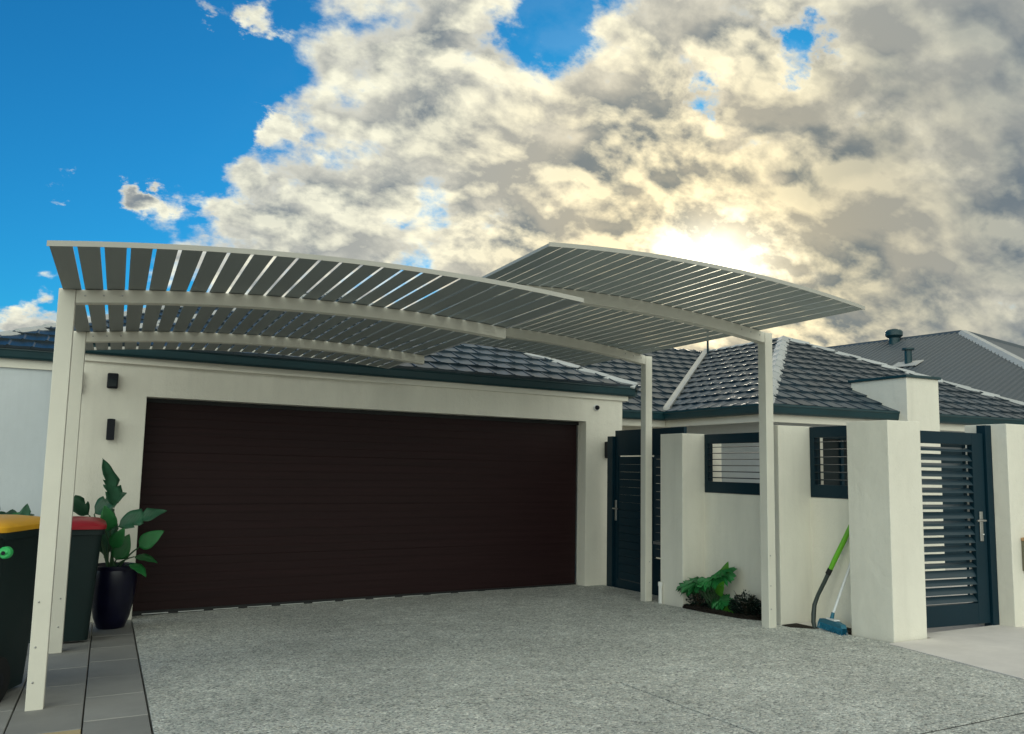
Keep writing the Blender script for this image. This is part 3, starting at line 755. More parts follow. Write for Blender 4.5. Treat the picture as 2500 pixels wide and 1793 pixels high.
def lathe_on(b, prof, M, n=20):
    vs = []; fs = []
    for r, z in prof:
        for j in range(n):
            w_ = 2 * math.pi * j / n; vs.append((r * math.cos(w_), r * math.sin(w_), z))
    for i in range(len(prof) - 1):
        for j in range(n):
            q = (j + 1) % n; fs.append((i * n + j, i * n + q, (i + 1) * n + q, (i + 1) * n + j))
    fs.append(tuple((len(prof) - 1) * n + j for j in range(n)))
    b.add(vs, fs, M)
b = MB(); lathe_on(b, [(.040, 0), (.040, .018), (.034, .026)], Mr); b.build('base', M_broomw, t, smooth=True)
b = MB(); lathe_on(b, [(.030, .026), (.030, .036), (.026, .05), (.016, .060), (.004, .064)], Mr); b.build('dome', M_black, t, smooth=True)
t = thing('gate_latch', 'small grey metal bracket on the corner of the garage wall behind the left posts', 'bracket', (-.292, 9.47, 2.2))
b = MB(); b.box(-.300, -.285, 9.440, 9.486, 2.25, 2.46); b.build('strap', M_steel, t)
b = MB(); b.tube([(-.292, 9.44, 2.40), (-.292, 9.40, 2.33), (-.292, 9.42, 2.24), (-.285, 9.43, 2.20)], .006, 6); b.build('hook', M_steel, t)

# =================================================================== courtyard walls, louvre windows, gates
fence = thing('courtyard_wall', 'low cream rendered courtyard wall with two dark louvre windows beside the driveway', 'wall', (5.8, 6.6, .1))
def bx(name, m, parent, *a, bevel=.006):
    b = MB(); b.box(*a); return b.build(name, m, parent, bevel=bevel)
bx('wall', M_wall, fence, 5.702, 5.90, 6.20, 7.70, -.1, 1.383)
bx('wall', M_wall, fence, 5.882, 6.06, 5.40, 6.20, -.1, 1.385)
bx('pier', M_wall, fence, 5.422, 5.93, 7.49, 7.89, -.1, 1.995)
bx('pier', M_wall, fence, 5.512, 6.05, 6.155, 6.36, -.1, 2.035)
def louvre(parent, x, y0, y1, z0, z1, n, tilt):
    """window frame in a wall that runs along Y, blades across it"""
    fr = MB(); a, d = .055, .05
    fr.box(x, x + d, y0, y0 + a, z0, z1); fr.box(x, x + d, y1 - a, y1, z0, z1)
    fr.box(x, x + d, y0 + a + .001, y1 - a - .001, z0, z0 + .115); fr.box(x, x + d, y0 + a + .001, y1 - a - .001, z1 - .10, z1)
    f = fr.build('window', M_frame, parent, bevel=.003)
    b = MB(); b.box(x + .012, x + .03, y1 - a - .045, y1 - a - .028, z0 + .116, z1 - .101); b.build('blade_rail', M_frame, f)
    zz0, zz1 = z0 + .125, z1 - .105
    for i in range(n):
        z = zz0 + (i + .5) * (zz1 - zz0) / n; s = math.sin(tilt) * .034; c = math.cos(tilt) * .034
        b = MB(); b.prism([(x + .025 - c, y0 + a, z - s - .003), (x + .025 + c, y0 + a, z + s - .003), (x + .025 + c, y0 + a, z + s + .003), (x + .025 - c, y0 + a, z - s + .003)], (0, y1 - y0 - 2 * a, 0))
        b.build('blade', M_bladed, f)
louvre(fence, 5.70, 6.375, 7.485, 1.386, 1.992, 6, R(4))
louvre(fence, 5.88, 5.53, 6.15, 1.388, 2.03, 6, R(5))
gp = thing('gate_pillar', 'broad cream rendered pillar on the left of the slatted front gate', 'pillar', (5.87, 5.3, .2))
bx('pillar', M_wall, gp, 5.69, 6.06, 5.085, 5.52, 0.0, 2.045)
gp2 = thing('gate_pillar', 'cream rendered pillar on the right of the slatted front gate carrying the letterbox', 'pillar', (7.5, 5.3, .2))
bx('pillar', M_wall, gp2, 7.125, 8.2, 5.085, 5.50, 0.0, 2.07)
lb = thing('letterbox', 'small bronze coloured box fixed to the pillar at the right edge', 'letterbox', (7.40, 5.06, .80))
b = MB(); b.box(7.245, 7.56, 5.00, 5.084, .80, 1.055); b.build('body', M_lbox, lb, bevel=.006)
b = MB(); b.box(7.24, 7.565, 4.99, 5.083, 1.056, 1.085); b.build('lid', M_lboxt, lb, bevel=.006)

gate = thing('front_gate', 'tall dark teal louvred front gate between two cream pillars', 'gate', (6.6, 5.25, .3))
GY = 5.25; gx0, gx1 = 6.07, 7.045; gz0, gz1 = .345, 1.985
b = MB(); b.box(gx0, gx0 + .06, GY, GY + .05, gz0, gz1); b.box(gx1 - .155, gx1 - .01, GY, GY + .05, gz0, gz1)
b.box(gx0 + .061, gx1 - .156, GY, GY + .05, gz1 - .105, gz1); b.box(gx0 + .061, gx1 - .156, GY, GY + .05, gz0, gz0 + .175)
gf = b.build('frame', M_frame, gate, bevel=.003)
b = MB(); b.box(gx1 + .002, gx1 + .078, GY - .02, GY + .07, .2, 2.06); b.build('gate_post', M_frame, gate, bevel=.003)
bl = []
n = 19; za, zb_ = gz0 + .18, gz1 - .115
bme = None
for i in range(n):
    z = za + (i + .5) * (zb_ - za) / n
    tl = R(45 + 11 * math.sin(i * 2.7) + (8 if i < 4 else 0)); c, s = math.cos(tl) * .034, math.sin(tl) * .034
    b = MB(); b.prism([(gx0 + .06, GY + .025 - c, z - s), (gx0 + .06, GY + .025 - c * .3, z - s * .2 + .003), (gx0 + .06, GY + .025 + c, z + s), (gx0 + .06, GY + .025 + c * .3, z + s * .2 - .004)], (gx1 - .155 - gx0 - .06, 0, 0))
    b.build('slat', M_blade, gate)
b = MB(); b.box(gx1 - .205, gx1 - .185, GY + .05, GY + .062, za, zb_); b.build('blade_rail', M_frame, gate)
h = MB(); h.box(gx1 - .105, gx1 - .065, GY - .012, GY - .001, 1.045, 1.30); hd = h.build('handle_plate', M_steel, gate, bevel=.004)
h = MB(); h.tube([(gx1 - .085, GY - .012, 1.225), (gx1 - .085, GY - .05, 1.225), (gx1 - .125, GY - .055, 1.225), (gx1 - .19, GY - .05, 1.223)], .009, 8); h.build('lever', M_steel, hd, smooth=True)
h = MB(); h.lathe([(.012, 0), (.012, .01)], (gx1 - .085, GY - .02, 1.10), 10); h.build('lock', M_alum, hd)

sg = thing('side_gate', 'dark teal side gate with a solid top panel between the garage and the courtyard wall', 'gate', (5.76, 8.7, .1))
sx = 5.745
b = MB(); b.box(sx - .035, sx + .03, 9.35, 9.475, .10, 2.02); b.build('gate_post', M_frame, sg, bevel=.003)
b = MB(); b.box(sx, sx + .04, 7.905, 7.96, .13, 2.09); b.box(sx, sx + .04, 8.50, 8.56, .13, 1.76); b.box(sx, sx + .04, 9.28, 9.345, .13, 2.09)
b.box(sx, sx + .04, 7.961, 9.279, 1.78, 2.09); b.box(sx, sx + .04, 7.961, 8.499, .15, .60); b.box(sx, sx + .04, 8.561, 9.279, .15, .28)
b.build('frame', M_frame, sg, bevel=.003)
b = MB(); b.box(sx - .001, sx + .041, 7.961, 8.499, .765, .795); b.build('mid_rail', M_alum, sg)
z = .62
while z < 1.74:
    b = MB(); b.box(sx + .01, sx + .03, 7.961, 8.499, z, z + .0895); b.build('slat', M_blade, sg); z += .093
z = .285; 
while z < 1.76:
    b = MB(); b.box(sx + .008, sx + .028, 8.561, 9.279, z, z + .0915); b.build('slat', M_frame, sg, bevel=.004, seg=1); z += .0925
h = MB(); h.box(sx - .012, sx - .001, 9.29, 9.33, .98, 1.23); hd = h.build('handle_plate', M_steel, sg, bevel=.004)
h = MB(); h.tube([(sx - .012, 9.31, 1.13), (sx - .05, 9.31, 1.13), (sx - .055, 9.28, 1.13), (sx - .05, 9.20, 1.128)], .009, 8); h.build('lever', M_steel, hd, smooth=True)
pipe = thing('pipe_stub', 'short white pipe standing at the foot of the courtyard pier by the side gate', 'pipe', (5.395, 7.86, G(5.4, 7.9)))
b = MB(); b.lathe([(.021, 0), (.021, .20)], (5.395, 7.85, G(5.4, 7.9) - .02), 14); b.build('pipe', M_pvc, pipe, smooth=True)
b = MB(); b.lathe([(.026, 0), (.026, .035), (.022, .042)], (5.395, 7.85, G(5.4, 7.9) + .181), 14); b.build('cap', M_pvc, pipe, smooth=True)

# =================================================================== two curved slatted canopies
CA = math.atan(0.0282); CX = Vector((math.cos(CA), math.sin(CA), 0)); CY = Vector((0.008, 1, 0)).normalized()
CM = frame_matrix((-0.30, 5.92, 0), CX, CY, (0, 0, 1))
def cp(u, v, z): return CM @ Vector((u, v, z))
def zL(u): return 2.737 - .036 * (u - 1.65) ** 2
def zR(u): return 3.035 - .042 * (u - 3.60) ** 2
V0, V1 = -1.20, 3.24
slat_b = MB(); hw, hl = .0515, (V1 - V0) / 2
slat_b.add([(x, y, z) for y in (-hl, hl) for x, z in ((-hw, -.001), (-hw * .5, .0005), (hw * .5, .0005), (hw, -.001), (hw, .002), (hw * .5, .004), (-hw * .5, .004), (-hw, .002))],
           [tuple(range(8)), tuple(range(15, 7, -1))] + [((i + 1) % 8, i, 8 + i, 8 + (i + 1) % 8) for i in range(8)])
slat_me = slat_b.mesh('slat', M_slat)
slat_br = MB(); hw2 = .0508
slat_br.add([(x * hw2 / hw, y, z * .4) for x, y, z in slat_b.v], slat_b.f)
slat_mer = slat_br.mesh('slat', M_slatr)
def strip(zf, u0, u1, v0, v1, dz0, dz1, n=28):
    b = MB(); vs = []
    for i in range(n + 1):
        u = u0 + (u1 - u0) * i / n
        for v, dz in ((v0, dz0), (v1, dz0), (v1, dz1), (v0, dz1)): vs.append((u, v, zf(u) + dz))
    fs = [(0, 1, 2, 3), tuple(4 * n + k for k in (3, 2, 1, 0))]
    for i in range(n):
        for k in range(4):
            fs.append((4 * i + k, 4 * i + 4 + k, 4 * i + 4 + (k + 1) % 4, 4 * i + (k + 1) % 4))
    return b.add(vs, fs, CM)
def canopy(label, zf, ub0, ub1, us0, us1, n, pu, ptop, bh, me, sgn):
    c = thing('carport_canopy', label, 'canopy', tuple(cp(pu, 0, G(*cp(pu, 0, 0).xy))), 'curved slatted carport canopies')
    for v in (0.0, 1.95):
        q = cp(pu, v + .05, 0); b = MB()
        wv = .095 if sgn > 0 else .086
        b.box(pu - wv / 2, pu + wv / 2, v, v + .10, G(q.x, q.y) - .06, ptop, CM); po = b.build('post', M_post, c, bevel=.004)
        for zz in ((.16, .36, .62) if v == 0 else (.2, .42)):
            for s in ((-.018, .02) if v == 0 else (.01,)):
                bb = MB(); lathe_on(bb, [(.0065, 0), (.0065, .002), (.004, .004)], frame_matrix(cp(pu + s, v, G(q.x, q.y) + zz), CX, Vector((0, 0, 1)), -CY), 8); bb.build('screw', M_steel, po); break
        bm_ = strip(zf, ub0, ub1, v + .004, v + .094, -bh, 0.0); be = bm_.build('beam', M_post, c, bevel=.003)
        for k in range(3):
            u = pu + sgn * (.10 + .105 * k); bb = MB()
            lathe_on(bb, [(.006, 0), (.006, .002), (.004, .004)], frame_matrix(cp(u, v + .004, zf(u) - .038), CX, Vector((0, 0, 1)), -CY), 8); bb.build('screw', M_steel, be)
    for i in range(n):
        u = us0 + (us1 - us0) * (i + .5) / n
        k = (zf(u + .01) - zf(u - .01)) / .02
        ex = (CX - CY * CX.dot(CY)); ex = (ex + Vector((0, 0, k))).normalized(); ez = ex.cross(CY)
        inst('slat', me, frame_matrix(cp(u, (V0 + V1) / 2, zf(u) + .003), ex, CY, ez), c)
    b = strip(zf, us0, us1, V0 - .006, V0 - .001, -.002, .026); b.build('edge_trim', M_edge, c)
    b = strip(zf, us0, us1, V1 + .001, V1 + .006, -.002, .026); b.build('edge_trim', M_edge, c)
    b = MB(); ue = us0 if sgn < 0 else us1
    b.box(ue - .003, ue + .003, V0, V1, zf(ue) - .002, zf(ue) + .018, CM); b.build('edge_trim', M_edge, c)
    return c
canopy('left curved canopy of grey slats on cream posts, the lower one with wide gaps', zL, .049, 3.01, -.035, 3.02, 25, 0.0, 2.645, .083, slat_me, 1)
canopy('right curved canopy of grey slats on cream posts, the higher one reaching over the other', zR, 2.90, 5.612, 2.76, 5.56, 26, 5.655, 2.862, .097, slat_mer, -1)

# =================================================================== neighbouring house with a steel roof, up the hill on the right
nb = thing('neighbour_house', 'house behind with a blue grey ribbed steel hip roof and two roof vents', 'house', (22, 20, 0))
th = R(8); NE = Vector((23.4, 18.0, 6.0)); rd = Vector((-math.sin(th), math.cos(th), 0)); sdn = Vector((-math.cos(th), -math.sin(th), 0)); tn = .45; run = 6.2
def npnt(a, s_): return NE + rd * a + sdn * s_ + Vector((0, 0, -tn * abs(s_)))
def hipf(t, side): return NE + (-rd + sdn * side) * t + Vector((0, 0, -tn * t))
b = MB(); LR = 16.0
c1, c2 = hipf(run, 1), hipf(run, -1); rb = npnt(LR, 0)
b.add([tuple(p) for p in (NE, rb, npnt(LR, run), c1)], [(0, 1, 2, 3)])
b.add([tuple(p) for p in (NE, c1, c2)], [(0, 1, 2)])
b.add([tuple(p) for p in (NE, c2, npnt(LR, -run), rb)], [(0, 1, 2, 3)])
b.add([tuple(p) for p in (c1, npnt(LR, run), npnt(LR, -run), c2)], [(0, 1, 2, 3)])
nroof = b.build('roof', M_metalroof, nb)
b = MB()
nrm = rd.cross(Vector(sdn) + Vector((0, 0, -tn))).normalized()
if nrm.z < 0: nrm = -nrm
a = -run + .1
while a < LR:
    s0 = max(0.0, -a) + .02; p, q = npnt(a, s0), npnt(a, run)
    if a < 0: p = NE + rd * a + sdn * s0 + Vector((0, 0, -tn * s0))
    b.prism([p - rd * .05, p - rd * .02 + nrm * .03, p + rd * .02 + nrm * .03, p + rd * .05], q - p); a += .19
b.build('roof_ribs', M_metalroof, nroof)
def bar(b, p, q, wd, hgt):
    t = (q - p).normalized(); y = Vector((0, 0, 1)).cross(t).normalized(); z = t.cross(y)
    b.prism([p - y * wd - z * .04, p + y * wd - z * .04, p + y * wd * .4 + z * hgt, p - y * wd * .4 + z * hgt], q - p)
b = MB(); bar(b, hipf(.1, 1), hipf(run, 1), .17, .07); b.build('hip_flashing', M_flash, nroof)
b = MB(); bar(b, hipf(.1, -1), hipf(run, -1), .12, .06); bar(b, NE, rb, .10, .05); b.build('ridge_flashing', M_metalroof, nroof)
b = MB(); ctr = NE + rd * 6
for s in (-1, 1):
    pass
pts = [hipf(run - .4, 1), hipf(run - .4, -1), npnt(LR - .4, -(run - .4)), npnt(LR - .4, run - .4)]
b.prism([(p.x, p.y, 0.0) for p in pts], (0, 0, 3.2)); b.build('wall', M_white, nb)
b = MB()
gut = [c1, c2]
t_ = (c2 - c1); b.prism([c1 + Vector((0, 0, -.16)), c1 + Vector((0, 0, .02)), c1 + rd * -.12 + Vector((0, 0, .02)), c1 + rd * -.12 + Vector((0, 0, -.16))], t_)
t_ = npnt(LR, run) - c1; b.prism([c1 + Vector((0, 0, -.16)), c1 + Vector((0, 0, .02)), c1 + sdn * .12 + Vector((0, 0, .02)), c1 + sdn * .12 + Vector((0, 0, -.16))], t_)
b.build('gutter', M_gutter, nb)
def on_roof(px_u, a, s_): return npnt(a, s_)
vp = npnt(2.05, .35)
v = MB(); v.lathe([(.17, -.2), (.17, .16), (.20, .18), (.27, .24), (.27, .36), (.22, .42), (.08, .46), (.01, .46)], tuple(vp), 20); v.build('roof_vent', M_gutter, nroof, smooth=True)
vp = npnt(0.05, 2.75)
v = MB(); v.lathe([(.10, -.2), (.10, .42), (.17, .43), (.17, .48), (.02, .50)], tuple(vp), 16); vv = v.build('vent_pipe', M_gutter, nroof, smooth=True)
fl = MB(); fl.prism([tuple(npnt(-.35, 2.6) + nrm * .04), tuple(npnt(.45, 2.6) + nrm * .04), tuple(npnt(.45, 3.0) + nrm * .04), tuple(npnt(-.35, 3.0) + nrm * .04)], nrm * .02); fl.build('vent_flashing', M_flash, vv)

# =================================================================== wheelie bins
def rrect(w_, d_, r, n=4):
    pts = []
    for cx, cy_, a0 in ((w_ / 2 - r, d_ / 2 - r, 0), (-w_ / 2 + r, d_ / 2 - r, 90), (-w_ / 2 + r, -d_ / 2 + r, 180), (w_ / 2 - r, -d_ / 2 + r, 270)):
        for i in range(n + 1):
            a = R(a0 + 90 * i / n); pts.append((cx + r * math.cos(a), cy_ + r * math.sin(a)))
    return pts
def loft(b, rings, M):
    k0 = len(rings[0][0]); vs = []; fs = []
    for pts, z, oy in rings:
        for x, y in pts: vs.append((x, y + oy, z))
    for i in range(len(rings) - 1):
        for j in range(k0):
            q = (j + 1) % k0; fs.append((i * k0 + j, i * k0 + q, (i + 1) * k0 + q, (i + 1) * k0 + j))
    fs.append(tuple(reversed(range(k0)))); fs.append(tuple((len(rings) - 1) * k0 + j for j in range(k0)))
    return b.add(vs, fs, M)
def bin_(x, y, rot, lidm, label, hgt=1.02, track=.265):
    z = G(x, y); t = thing('wheelie_bin', label, 'bin', (x, y, z), 'wheelie bins by the left posts')
    M = Matrix.Translation((x, y, z)) @ Matrix.Rotation(rot, 4, 'Z')
    # local: rear (wheels, hinge) towards -y
    b = MB(); loft(b, [(rrect(.44, .46, .05), .03, .02), (rrect(.46, .49, .055), .20, .02), (rrect(.535, .60, .06), hgt - .12, 0), (rrect(.545, .61, .06), hgt - .05, 0),
                       (rrect(.585, .655, .06), hgt - .045, 0), (rrect(.585, .655, .06), hgt, 0)], M)
    b.build('body', M_bin, t, smooth=True)
    b = MB(); loft(b, [(rrect(.60, .70, .07), hgt + .003, .015), (rrect(.605, .705, .07), hgt + .032, .015), (rrect(.59, .69, .07), hgt + .040, .015), (rrect(.50, .60, .08), hgt + .066, .02), (rrect(.30, .40, .08), hgt + .082, .02)], M)
    b.build('lid', lidm, t, smooth=True)
    b = MB(); b.box(-.29, .29, -.37, -.345, hgt - .03, hgt + .01, M); b.box(-.29, -.25, -.37, -.30, hgt - .08, hgt - .03, M); b.box(.25, .29, -.37, -.30, hgt - .08, hgt - .03, M)
    b.tube([M @ Vector((-.29, -.385, hgt - .015)), M @ Vector((.29, -.385, hgt - .015))], .017, 10); b.build('handle', M_bin, t, bevel=.005)
    for s in (-1, 1):
        Mw = M @ frame_matrix((s * track, -.235, .145), (0, 1, 0), (0, 0, 1), (1, 0, 0))
        b = MB(); lathe_on(b, [(.05, -.03), (.135, -.03), (.145, -.02), (.145, .02), (.135, .03), (.05, .03)], Mw, 28); wh = b.build('wheel', M_rubber, t, smooth=True)
        b = MB(); lathe_on(b, [(.05, -.034), (.05, .034), (.02, .036)], Mw, 16); b.build('hub', M_black, wh, smooth=True)
    b = MB(); b.tube([M @ Vector((-.21, -.215, .125)), M @ Vector((.21, -.215, .125))], .011, 8); b.build('axle', M_steel, t)
    return t, M
t, M = bin_(-0.70, 6.52, R(-22), M_ylid, 'dark green wheelie bin with a yellow lid by the front left post', 1.03)
b = MB(); b.tube([M @ Vector((.12, -.40, .92)), M @ Vector((.26, -.40, .92)), M @ Vector((.37, -.385, .93))], .03, 10, flat=.8)
lathe_on(b, [(.036, 0), (.036, .03), (.028, .04)], M @ frame_matrix((.35, -.37, .925), (1, 0, 0), (0, 0, 1), (0, -1, 0)), 16)
b.build('hinge_pin', M_gpin, t, smooth=True)
b = MB(); lathe_on(b, [(.012, 0), (.012, .004)], M @ frame_matrix((.35, -.415, .925), (1, 0, 0), (0, 0, 1), (0, -1, 0)), 12); b.build('pin_hole', M_black, t)
bin_(-0.285, 8.52, R(181), M_rlid, 'dark green wheelie bin with a red lid behind the left posts', .95, .19)

# =================================================================== pot and plants
def leaf_mesh(name, ln, wd, m, fold=.25, droop=.5, splits=(), lobes=0, n=16, tip=1.0, seedv=0):
    """leaf blade along +x in local space, midrib fold, bending down in -z; splits cut the blade in from its edge"""
    rl = random.Random(seedv); vs = []; fs = []
    for i in range(n + 1):
        t = i / n
        wloc = wd * (math.sin(math.pi * min(1, t ** .75 * .98 + .02)) ** .75) * (1 - .25 * t * tip)
        x = ln * t; z = -droop * ln * t * t
        for s in (-1, -.55, 0, .55, 1):
            ww = wloc * s
            vs.append((x + .06 * ln * abs(s) * (1 - t), ww, z + abs(ww) * fold + (.012 * ln * math.sin(t * 19 + s * 2) * abs(s))))
    for i in range(n):
        for k in range(4):
            fs.append((i * 5 + k, i * 5 + 5 + k, i * 5 + 6 + k, i * 5 + 1 + k))
    for tpos, side in splits:
        i = int(tpos * n)
        for k in ((0, 1) if side < 0 else (3, 4)):
            j = i * 5 + k; x, y, z = vs[j]; amt = 1.0 if k in (0, 4) else .5
            vs[j] = (x - .07 * ln * amt, y * .62 if amt == 1 else y * .85, z - .02 * ln * amt)
    me = bpy.data.meshes.new(name); me.from_pydata(vs, [], fs); me.materials.append(m); me.update()
    for p in me.polygons: p.use_smooth = True
    return me
def orient(o, d, up):
    d = Vector(d).normalized(); up = Vector(up); z = (up - d * up.dot(d)).normalized(); y = z.cross(d)
    return frame_matrix(o, d, y, z)
def add_leaf(parent, me, o, d, up):
    q = inst('leaf', me, orient(o, d, up), parent)
    md = q.modifiers.new('thickness', 'SOLIDIFY'); md.thickness = .0015
    return q
PX, PY = 0.115, 9.02; PZ = G(PX, PY)
pot = thing('plant_pot', 'dark navy glazed pot beside the left end of the garage door', 'pot', (PX, PY, PZ))
b = MB(); b.lathe([(.105, 0), (.12, .01), (.155, .10), (.185, .25), (.20, .40), (.203, .50), (.198, .535), (.205, .545), (.205, .57), (.193, .575), (.185, .56), (.18, .50), (.02, .49)], (PX, PY, PZ), 40); b.build('body', M_pot, pot, smooth=True)
b = MB()
for i in range(60):
    a = rnd.uniform(0, 6.28); r_ = .172 * math.sqrt(rnd.random()); s = rnd.uniform(.008, .018)
    b.lathe([(s * .5, -s), (s, 0), (s * .5, s * .8)], (PX + r_ * math.cos(a), PY + r_ * math.sin(a), PZ + .495), 6)
o = b.build('pebbles', M_pebble, pot); o['kind'] = 'stuff'
sp = thing('strelitzia_plant', 'broad leaved green plant with split leaves growing in the navy pot', 'plant', (PX, PY, PZ + .49))
la = leaf_mesh('leaf', .49, .11, M_leafa, .35, .10, ((.35, 1), (.5, 1), (.62, 1), (.45, -1)), n=20)
lb2 = leaf_mesh('leaf', .43, .10, M_leafa, .30, .25, ((.35, -1), (.55, -1), (.6, 1)), n=20)
lc = leaf_mesh('leaf', .26, .085, M_leafb, .22, .18, (), n=14)
ld = leaf_mesh('leaf', .22, .07, M_leafb, .2, .2, (), n=12)
lk = leaf_mesh('leaf', .33, .10, M_leafa, .3, .15, ((.5, 1), (.35, -1), (.7, -1)), n=16)
def stem(parent, p0, p1, r0=.012, bow=(0, 0, 0)):
    p0, p1 = Vector(p0), Vector(p1); b = MB(); mid = (p0 + p1) / 2 + Vector(bow)
    pts = [p0 * (1 - t) ** 2 + mid * 2 * t * (1 - t) + p1 * t * t for t in [i / 6 for i in range(7)]]
    b.tube(pts, [r0 * (1 - .5 * i / 6) for i in range(7)], 7); return b.build('stem', M_stem, parent, smooth=True)
base = Vector((PX - .02, PY, PZ + .47))
spec = [  # leaf mesh, blade base (X, Y, Z), direction, up
    (la, (.075, 8.95, 1.15), (-.20, .10, .98), (.65, -.75, .1)),
    (lb2, (.115, 8.90, .985), (.78, -.20, .42), (-.30, -.80, .5)),
    (lc, (.305, 8.86, .80), (.62, -.30, .55), (-.2, -.85, .35)),
    (ld, (.27, 8.84, .72), (.75, -.35, -.05), (0, -.35, .9)),
    (ld, (.24, 8.82, .66), (.55, -.6, -.25), (0, -.2, 1)),
    (lc, (.05, 8.93, .95), (-.15, -.45, .75), (.1, -.9, .2)),
    (ld, (.08, 8.88, .80), (.35, -.50, .75), (.1, -.85, .35)),
    (lc, (.12, 8.93, .68), (.35, -.25, .85), (.1, -.95, .2)),
    (lk, (-.13, 9.0, 1.09), (-.62, -.15, .55), (.4, -.75, .45)),
    (lk, (-.09, 9.03, 1.10), (.55, -.2, .5), (-.35, -.8, .45)),
    (ld, (.0, 8.90, .98), (-.5, -.5, .35), (.2, -.7, .6)),
    (la, (.02, 9.10, .70), (.05, .05, .98), (.1, -.95, .1)),
]
for me, o, d, up in spec:
    stem(sp, base + Vector((rnd.uniform(-.05, .05), rnd.uniform(-.05, .05), 0)), o, .012, (rnd.uniform(-.03, .03), 0, .06)); add_leaf(sp, me, o, d, up)
# a low shrub at the foot of the far left wall, seen over the yellow bin
sh = thing('leafy_shrub', 'dark leafy plant against the white wall behind the yellow bin', 'plant', (-1.0, 11.0, G(-1, 11)))
for i in range(18):
    a = rnd.uniform(0, 6.28); el = rnd.uniform(.3, 1.3); o = Vector((-1.0 + rnd.uniform(-.22, .22), 11.0 + rnd.uniform(-.15, .15), G(-1, 11) + rnd.uniform(.70, .98)))
    add_leaf(sh, ld if i % 2 else lk, o, (math.cos(a) * math.cos(el), math.sin(a) * math.cos(el), math.sin(el)), (0, -.5, .8))
for i in range(6):
    a = rnd.uniform(0, 6.28); stem(sh, (-1.0, 11.0, G(-1, 11)), (-1.0 + .2 * math.cos(a), 11 + .15 * math.sin(a), 1.0), .012)

# garden bed along the courtyard wall
gb = MB()
gx = [(5.41, 7.48), (5.40, 7.10), (5.45, 6.64), (5.51, 6.56), (5.70, 6.56), (5.70, 7.48)]
gb.prism([(x, y, G(x, y) - .05) for x, y in gx], (0, 0, .065)); bed = gb.build('garden_bed', M_soil); bed['kind'] = 'structure'
mu = MB()
for i in range(900):
    x = rnd.uniform(5.39, 5.70); y = rnd.uniform(6.55, 7.48)
    if x < 5.40 + max(0, (6.95 - y)) * .22: continue
    s = rnd.uniform(.008, .028); M_ = Matrix.Translation((x, y, G(x, y) + .016 + rnd.uniform(0, .012))) @ Matrix.Rotation(rnd.uniform(0, 6.3), 4, 'Z') @ Matrix.Rotation(rnd.uniform(-.6, .6), 4, 'X')
    mu.box(-s, s, -s * .35, s * .35, -.003, .004, M_)
o = mu.build('bark_mulch', M_soil); o['kind'] = 'stuff'
def palmate(name, size, m, nl=7, seedv=1):
    """lobed broad leaf lying in the x-y plane, stalk at the origin"""
    rl = random.Random(seedv); vs = [(0, 0, 0)]; ring = []; fs = []
    k = nl * 4
    for j in range(k + 1):
        a = R(-140 + 280 * j / k); ph = (j % 4) / 4
        r = size * (0.52 + .48 * (1 - abs(ph * 2 - 1)) ** .8) * (1 - .18 * abs(a) / 2.4)
        vs.append((r * math.cos(a) + size * .25, r * math.sin(a), -.22 * r * r / size + .015 * math.sin(j * 2.1)))
    vs[0] = (size * .12, 0, .02)
    for j in range(1, k + 1): fs.append((0, j, j + 1))
    me = bpy.data.meshes.new(name); me.from_pydata(vs, [], fs); me.materials.append(m); me.update(); return me
pm1 = palmate('leaf', .15, M_leafb); pm2 = palmate('leaf', .12, M_leafb, 5, 2); pm3 = palmate('leaf', .10, M_leafy, 5, 3)
fa = thing('fatsia_plant', 'bright green plant with broad lobed leaves in the garden bed', 'plant', (5.55, 7.16, G(5.5, 7.1)))
fb0 = Vector((5.56, 7.16, G(5.55, 7.1)))
young = leaf_mesh('leaf', .24, .055, M_leafy, .35, .12, (), n=12)
for i in range(30):
    a = i * 2.4; rr_ = .05 + .21 * ((i * .618) % 1); h = .07 + .36 * ((i * .382 + .2) % 1) * (1 - rr_ * .9)
    o = fb0 + Vector((rr_ * math.cos(a) * .75 - .03, rr_ * math.sin(a) * 1.35, h))
    o.x = min(max(o.x, 5.40), 5.64)
    d = Vector((math.cos(a) * .8 - .25, math.sin(a) - .15, rnd.uniform(-.45, .25)))
    stem(fa, fb0 + Vector((rnd.uniform(-.03, .03), rnd.uniform(-.04, .04), 0)), o, .006, (0, 0, .05))
    add_leaf(fa, (pm1, pm2, pm1)[i % 3], o, d, (rnd.uniform(-.8, -.2), rnd.uniform(-.7, -.1), 1))
for o, d in (((5.54, 7.02, .50), (.05, -.35, 1)), ((5.50, 7.02, .40), (-.3, -.6, .5)), ((5.53, 6.95, .30), (-.2, -.5, -.15))):
    stem(fa, fb0, o, .006, (0, 0, .04)); add_leaf(fa, young, o, d, (-.75, -.6, .2))
b = MB(); b.tube([(5.56, 7.16, .25), (5.60, 7.10, .55), (5.60, 7.06, .66)], .003, 5); b.build('stem', M_stem, fa)
